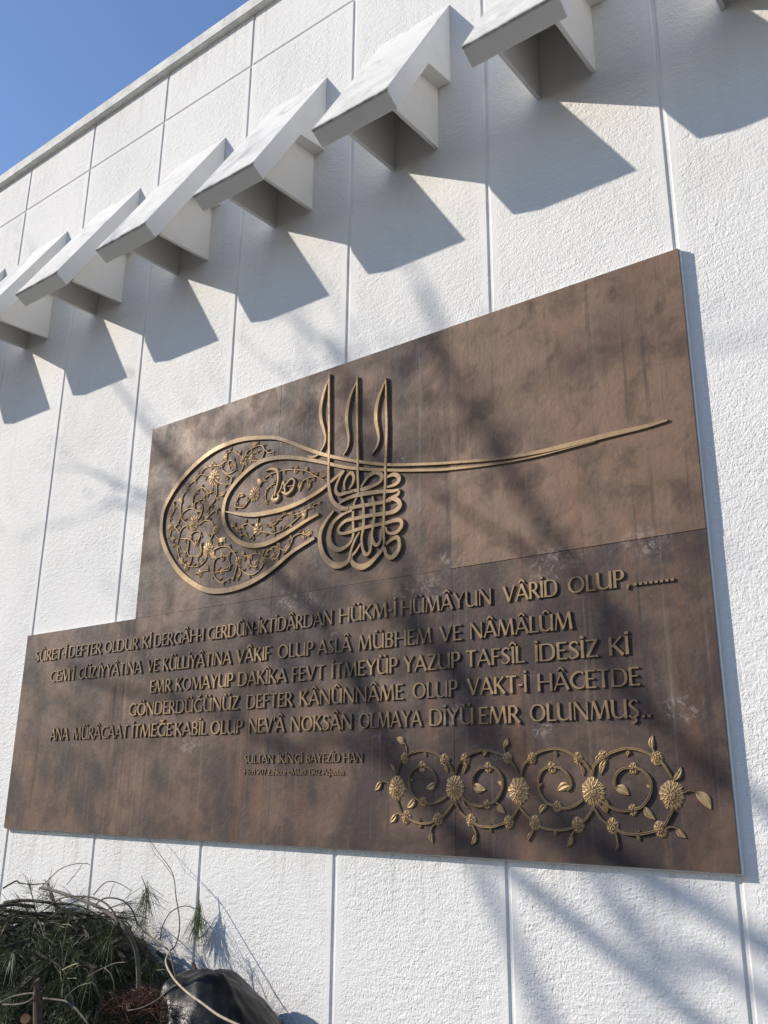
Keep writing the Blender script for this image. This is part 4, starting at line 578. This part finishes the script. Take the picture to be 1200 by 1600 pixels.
for i in range(360):
    a = rnd.uniform(-math.pi, .35) if i % 5 else rnd.uniform(-.9, .5); e = rnd.uniform(.12, 1.45)
    dv = Vector((math.cos(a) * math.cos(e), math.sin(a) * math.cos(e), math.sin(e)))
    p = HC + dv * heap_r(dv) * rnd.uniform(.78, .95); p.y = min(p.y, -.05)
    if p.z < .25: continue
    tang = Vector((rnd.gauss(.15, 1), rnd.gauss(0, .6), rnd.gauss(-.25, .5))); d = (tang - dv * tang.dot(dv) + dv * rnd.uniform(-.08, .16)).normalized()
    d.z = min(d.z, .12); d.normalize()
    L = rnd.uniform(.25, .55)
    ex = p + d * L
    if ex.x > -2.28 and ex.z > .75: d = Vector((-abs(d.x), d.y, d.z)).normalized()
    pine_branch(stm, nd, p, d, L, rnd, rnd.choice((.25, .4, .55, .75, 1.0)))
for i in range(46):                                     # right shoulder of the heap, close to the wall
    p = Vector((rnd.uniform(-2.72, -2.30), rnd.uniform(-.30, -.06), rnd.uniform(.45, .95))); p.z = min(p.z, .99 - .9 * max(0, p.x + 2.62))
    d = Vector((rnd.gauss(-.1, .8), rnd.gauss(-.15, .3), rnd.gauss(-.25, .4))); d.z = min(d.z, .1); d.normalize()
    pine_branch(stm, nd, p, d, rnd.uniform(.18, .32), rnd, rnd.choice((.1, .2, .3, .45)))
hp = empty('pine_heap', (-3.1, -.45, 0), 'heap of cut green pine branches piled against the foot of the white wall', 'brush heap')
HO = hp.location[:]
o = nd.build('needles', M['green'], hp, HO); o['kind'] = 'stuff'
o = stm.build('stems', M['darkbark'], hp, HO); o['kind'] = 'stuff'
TW = D['tw']
def twig(name, key, r0, r1, mat, label, cat='twig', extra=(), group=None):
    q = MB(); p = TW[key]; tube(q, p, [r0 + (r1 - r0) * i / (len(p) - 1) for i in range(len(p))], 7, 4)
    for k_, a_, b_3 in extra:
        p = TW[k_]; tube(q, p, [a_ + (b_3 - a_) * i / (len(p) - 1) for i in range(len(p))], 6, 4)
    o = q.build(name, M[mat], None, (0, 0, 0), True); return tag(o, label, cat, group)
twig('bare_branch', 'limb', .006, .010, 'bark', 'thick grey bare branch arching over the pine heap and down its right side', 'branch')
twig('dark_twig', 'dark', .002, .004, 'darkbark', 'dark crooked twig lying across the top of the pine heap')
twig('arching_twig', 'arch', .003, .0035, 'bark', 'thin brown twig arching from the heap top down towards the black bag', 'twig')
twig('pale_twig', 'pale', .003, .0052, 'straw', 'long pale peeled twig bending down across the black plastic bag')
twig('leafless_twig', 'thin', .0030, .0009, 'darkbark', 'tall hair thin leafless stem rising before the wall up to the bronze panel', 'stem', [('thin2', .0012, .0007)])
twig('looping_twig', 'over', .0022, .0012, 'darkbark', 'fine dark twig looping above the heap top at far left', 'twig', [('over2', .0015, .001)])
twig('forked_twig', 'over3', .0022, .0011, 'darkbark', 'small forked twig sticking up from the right shoulder of the pine heap', 'twig', [('over4', .0015, .001)])
twig('rough_twig', 'over5', .004, .002, 'darkbark', 'rough dark twig along the left top edge of the pine heap')
twig('curled_twig', 'curl', .0028, .0028, 'bark', 'pale twig bent into a flat loop beside the brown stake')
twig('grey_twig', 'twigb', .0036, .0032, 'bark', 'pale grey twig curving down right of the brown stake')
twig('hooked_twig', 'twigd', .0022, .0018, 'bark', 'short pale hooked twig hanging in front of the heap middle', 'twig', [('twigc', .0022, .002)])
twig('upright_twig', 'twige', .002, .0016, 'bark', 'short upright pale twig in the middle of the heap')
twig('yellow_twig', 'twigf', .0022, .002, 'straw', 'little yellowish twig slanting just below the upright pale twig')
twig('curved_twig', 'twigg', .0022, .002, 'bark', 'curved brown twig crossing the grey twig low in the heap')
twig('low_twig', 'twigh', .0022, .002, 'bark', 'thin twig running from the red dry needles to the black bag')
# hanging sprigs in front of the wall
def sprig(name, key, n, L, label, extra=(), spread=.26, seed=1):
    root = empty(name, TW[key][-1], label, 'pine sprig'); O = root.location[:]; rn = random.Random(seed)
    q = MB(); p = TW[key]; tube(q, p, [.0016] + [.0026] * (len(p) - 1), 6, 3)
    for k_, a_, b_3 in extra:
        pp = TW[k_]; tube(q, pp, [a_ + (b_3 - a_) * i / (len(pp) - 1) for i in range(len(pp))], 6, 4)
    q.build('stem', M['darkbark'], root, O, True)
    q = MB(); tip = Vector(TW[key][-1])
    for k_ in range(4): tuft(q, tip + Vector((rn.gauss(0, .006), rn.gauss(0, .006), -.012 * k_)), Vector((rn.gauss(.04, .08), rn.gauss(0, .05), -1)).normalized(), n // 4, L, rn, .15, spread, .0010, .6)
    o = q.build('needle_tuft', M['pale'], root, O); o['kind'] = 'stuff'
    return root
sprig('pine_sprig', 'sprigtop', 110, .17, 'pale green pine sprig hanging head down before the wall above the black bag', [('arc', .0028, .0015)], .32, 3)
sprig('drooping_sprig', 'sprig2', 100, .16, 'drooping dark pine sprig at the right shoulder of the pine heap', (), .36, 4)
# dry red needles
q = MB(); c = Vector(TW['red'][0]); rn = random.Random(8)
for i in range(1100):
    p = c + Vector((rn.gauss(0, .10), rn.gauss(0, .06), rn.gauss(-.03, .035)))
    p.z = c.z + .02 + .05 * mnoise.noise(p * 9) - 1.6 * (p.x - c.x) ** 2 - 3 * (p.y - c.y) ** 2 - abs(rn.gauss(0, .03))
    v = Vector((rn.gauss(0, 1), rn.gauss(-.4, .8), rn.gauss(.25, .5))).normalized(); needle(q, p, v, rn.uniform(.03, .07), .0007, .3, rn.random())
tag(q.build('dry_needles', M['red'], None), 'clump of reddish brown dry needles beside the black bag', 'dry needles', None, 'stuff')
# stake
q = MB(); a, b_4 = Vector(TW['stake'][0]), Vector(TW['stake'][1]); dn = (b_4 - a).normalized(); f0 = Vector((b_4.x, b_4.y, 0.0))
bm = bmesh.new(); m_ = 9; ring = []
for t, (pt, r) in enumerate(((a, .011), (a + dn * .05, .013), (b_4, .0165), (f0, .017))):
    ring.append([bm.verts.new(pt + Vector((math.cos(k * 6.283 / m_) * r * (1 + .12 * math.sin(3 * k)), math.sin(k * 6.283 / m_) * r, (.012 * math.sin(k * 2.3) if t == 0 else 0)))) for k in range(m_)])
for t in range(3):
    for k in range(m_): bm.faces.new((ring[t][k], ring[t][(k + 1) % m_], ring[t + 1][(k + 1) % m_], ring[t + 1][k]))
bm.faces.new(ring[0]); frombm(q, bm)
tag(q.build('wooden_stake', M['post'], None), 'rusty brown broken wooden stake standing in the front of the pine heap', 'stake')
c = Vector(TW['cutend'][0]); root = empty('cut_log', c, 'short sawn log with a fresh orange cut end beside the brown stake', 'log'); q = MB()
ax = Vector((.55, -.6, .35)).normalized(); tube(q, [c - ax * .30, c - ax * .15, c], [.019, .018, .017], 12, 2); q.build('log_body', M['darkbark'], root, c, True, 40)
q = MB(); tube(q, [c, c + ax * .002], [.0162, .0158], 12, 1); q.build('cut_face', M['cut'], root, c)
# rubbish bag
bm = bmesh.new(); bmesh.ops.create_icosphere(bm, subdivisions=6, radius=1)
BC = Vector((-1.91, -.27, .435)); BR_ = Vector((.42, .26, .48))
for v in bm.verts:
    d = v.co.normalized(); pw = 2.15
    r = (abs(d.x) ** pw + abs(d.y) ** pw + abs(d.z) ** pw) ** (-1 / pw)
    top = max(0, d.z)
    th = math.atan2(d.y, d.x)
    wob = 1.6 * mnoise.noise(d * 1.8); rg = 0
    for kf, ph, am in ((3.0, .4, .050), (4.0, 1.9, .034), (7.0, .8, .016)): rg += am * (1 - abs(math.sin(kf * .5 * th + ph + wob + 1.1 * d.z))) ** 2.2
    pl = rg * (.35 + .65 * top) + .05 * max(0, top - .8)       # sharp folds gathered towards the neck
    cr = .020 * mnoise.noise(d * 2.0 + Vector((3, 1, 7))) + .014 * (1 - abs(mnoise.noise(d * 5 + Vector((5, 2, 1))))) ** 6
    r *= 1 + pl + cr - .03
    co = Vector((d.x * r * BR_.x, d.y * r * BR_.y, d.z * r * BR_.z)) + BC
    co.x -= .06 * max(0, co.z - .55) / .35
    for nx_, ny_, nz_, px_, py_, pz_ in ((.70, 0, .714, -1.97, 0, .885), (.15, -.75, .64, -2.0, -.30, .875), (-.1, 0, .995, -2.05, 0, .880), (-.8, -.2, .56, -2.24, -.27, .76), (-.35, -.9, .25, -2.12, -.44, .6), (.45, -.86, .22, -1.8, -.42, .55)):
        pn = Vector((nx_, ny_, nz_)).normalized(); ex_ = pn.dot(co - Vector((px_, py_, pz_))) + (.012 * mnoise.noise(co * 6)) + .006 * mnoise.noise(co * 19)
        if ex_ > 0: co -= pn * ex_ * .62
    co.y = min(co.y, -.018 + .006 * mnoise.noise(co * 9)); co.z = max(co.z, .004)
    v.co = co
q = MB(); frombm(q, bm)
tag(q.build('rubbish_bag', M['bag'], None, (0, 0, 0), True), 'full black shiny plastic rubbish bag leaning on the wall right of the pine heap', 'rubbish bag')

# ------------------------------------------------------------------ the tree across the path whose boughs shade the wall
SD = 9.0
tree = empty('shade_tree', (0, 0, 0), 'tall half bare tree across the path throwing branch shade on the wall', 'tree')
tr_, cr_ = MB(), MB(); rt = random.Random(21)
tx = Vector((1.9, 0, 0)) + TO_SUN * SD; TB = Vector((tx.x, tx.y, 0)); tree.location = TB
tube(tr_, [TB, TB + Vector((.05, .03, 2)), TB + Vector((-.05, 0, 4.5)), TB + Vector((.06, .05, 7)), TB + Vector((0, 0, 9.5)), TB + Vector((.1, 0, 11.5))], [.30, .24, .20, .16, .11, .04], 12, 4)
def twiglets(p, d, L, r, lv):
    n = 4; pts = [p.copy()]; v = d.copy()
    for i in range(n):
        v = (v + Vector((rt.gauss(0, .22), rt.gauss(0, .22), rt.gauss(.03, .2)))).normalized(); pts.append(pts[-1] + v * L / n)
    tube(tr_, pts, [r * (1 - .8 * i / n) for i in range(n + 1)], 5, 2)
    if lv > 0:
        for i in range(1, n + 1):
            if rt.random() < .6: twiglets(pts[i], (v + Vector((rt.gauss(0, .8), rt.gauss(0, .8), rt.gauss(.1, .7)))).normalized(), L * rt.uniform(.4, .7), r * .5, lv - 1)
    else:
        for i in range(1, n + 1):
            for _ in range(1):
                c_ = pts[i] + Vector((rt.gauss(0, .07), rt.gauss(0, .07), rt.gauss(0, .07))); u1 = Vector((rt.gauss(0, 1), rt.gauss(0, 1), rt.gauss(0, 1))).normalized(); u2 = u1.orthogonal().normalized(); s_ = rt.uniform(.015, .032)
                cr_.add([c_ - u1 * s_, c_ + u2 * s_ * .5, c_ + u1 * s_, c_ - u2 * s_ * .5], [(0, 1, 2, 3)], rt.random())
for i, l in enumerate(D['shade']):
    P3 = [Vector(p) + TO_SUN * (SD + (i % 3 - 1) * .5) for p in l]
    h0 = P3[0].z - .5; start = Vector((TB.x, TB.y, h0 - 1.0))
    path = [start] + P3; n_ = len(path)
    tube(tr_, path, [.034] + [.024 * (1 - .55 * k / n_) + .004 for k in range(1, n_)], 8, 4)
    for k in range(3, n_):
        for _ in range(1):
            d = (path[k] - path[k - 1]).normalized() + Vector((rt.gauss(0, .6), rt.gauss(0, .5), rt.gauss(.2, .6))); twiglets(path[k - 1].lerp(path[k], rt.random()), d.normalized(), rt.uniform(.7, 1.5), .013, 1)
tr_.build('trunk', M['bark'], tree, TB, True); o = cr_.build('crown', M['green'], tree, TB);
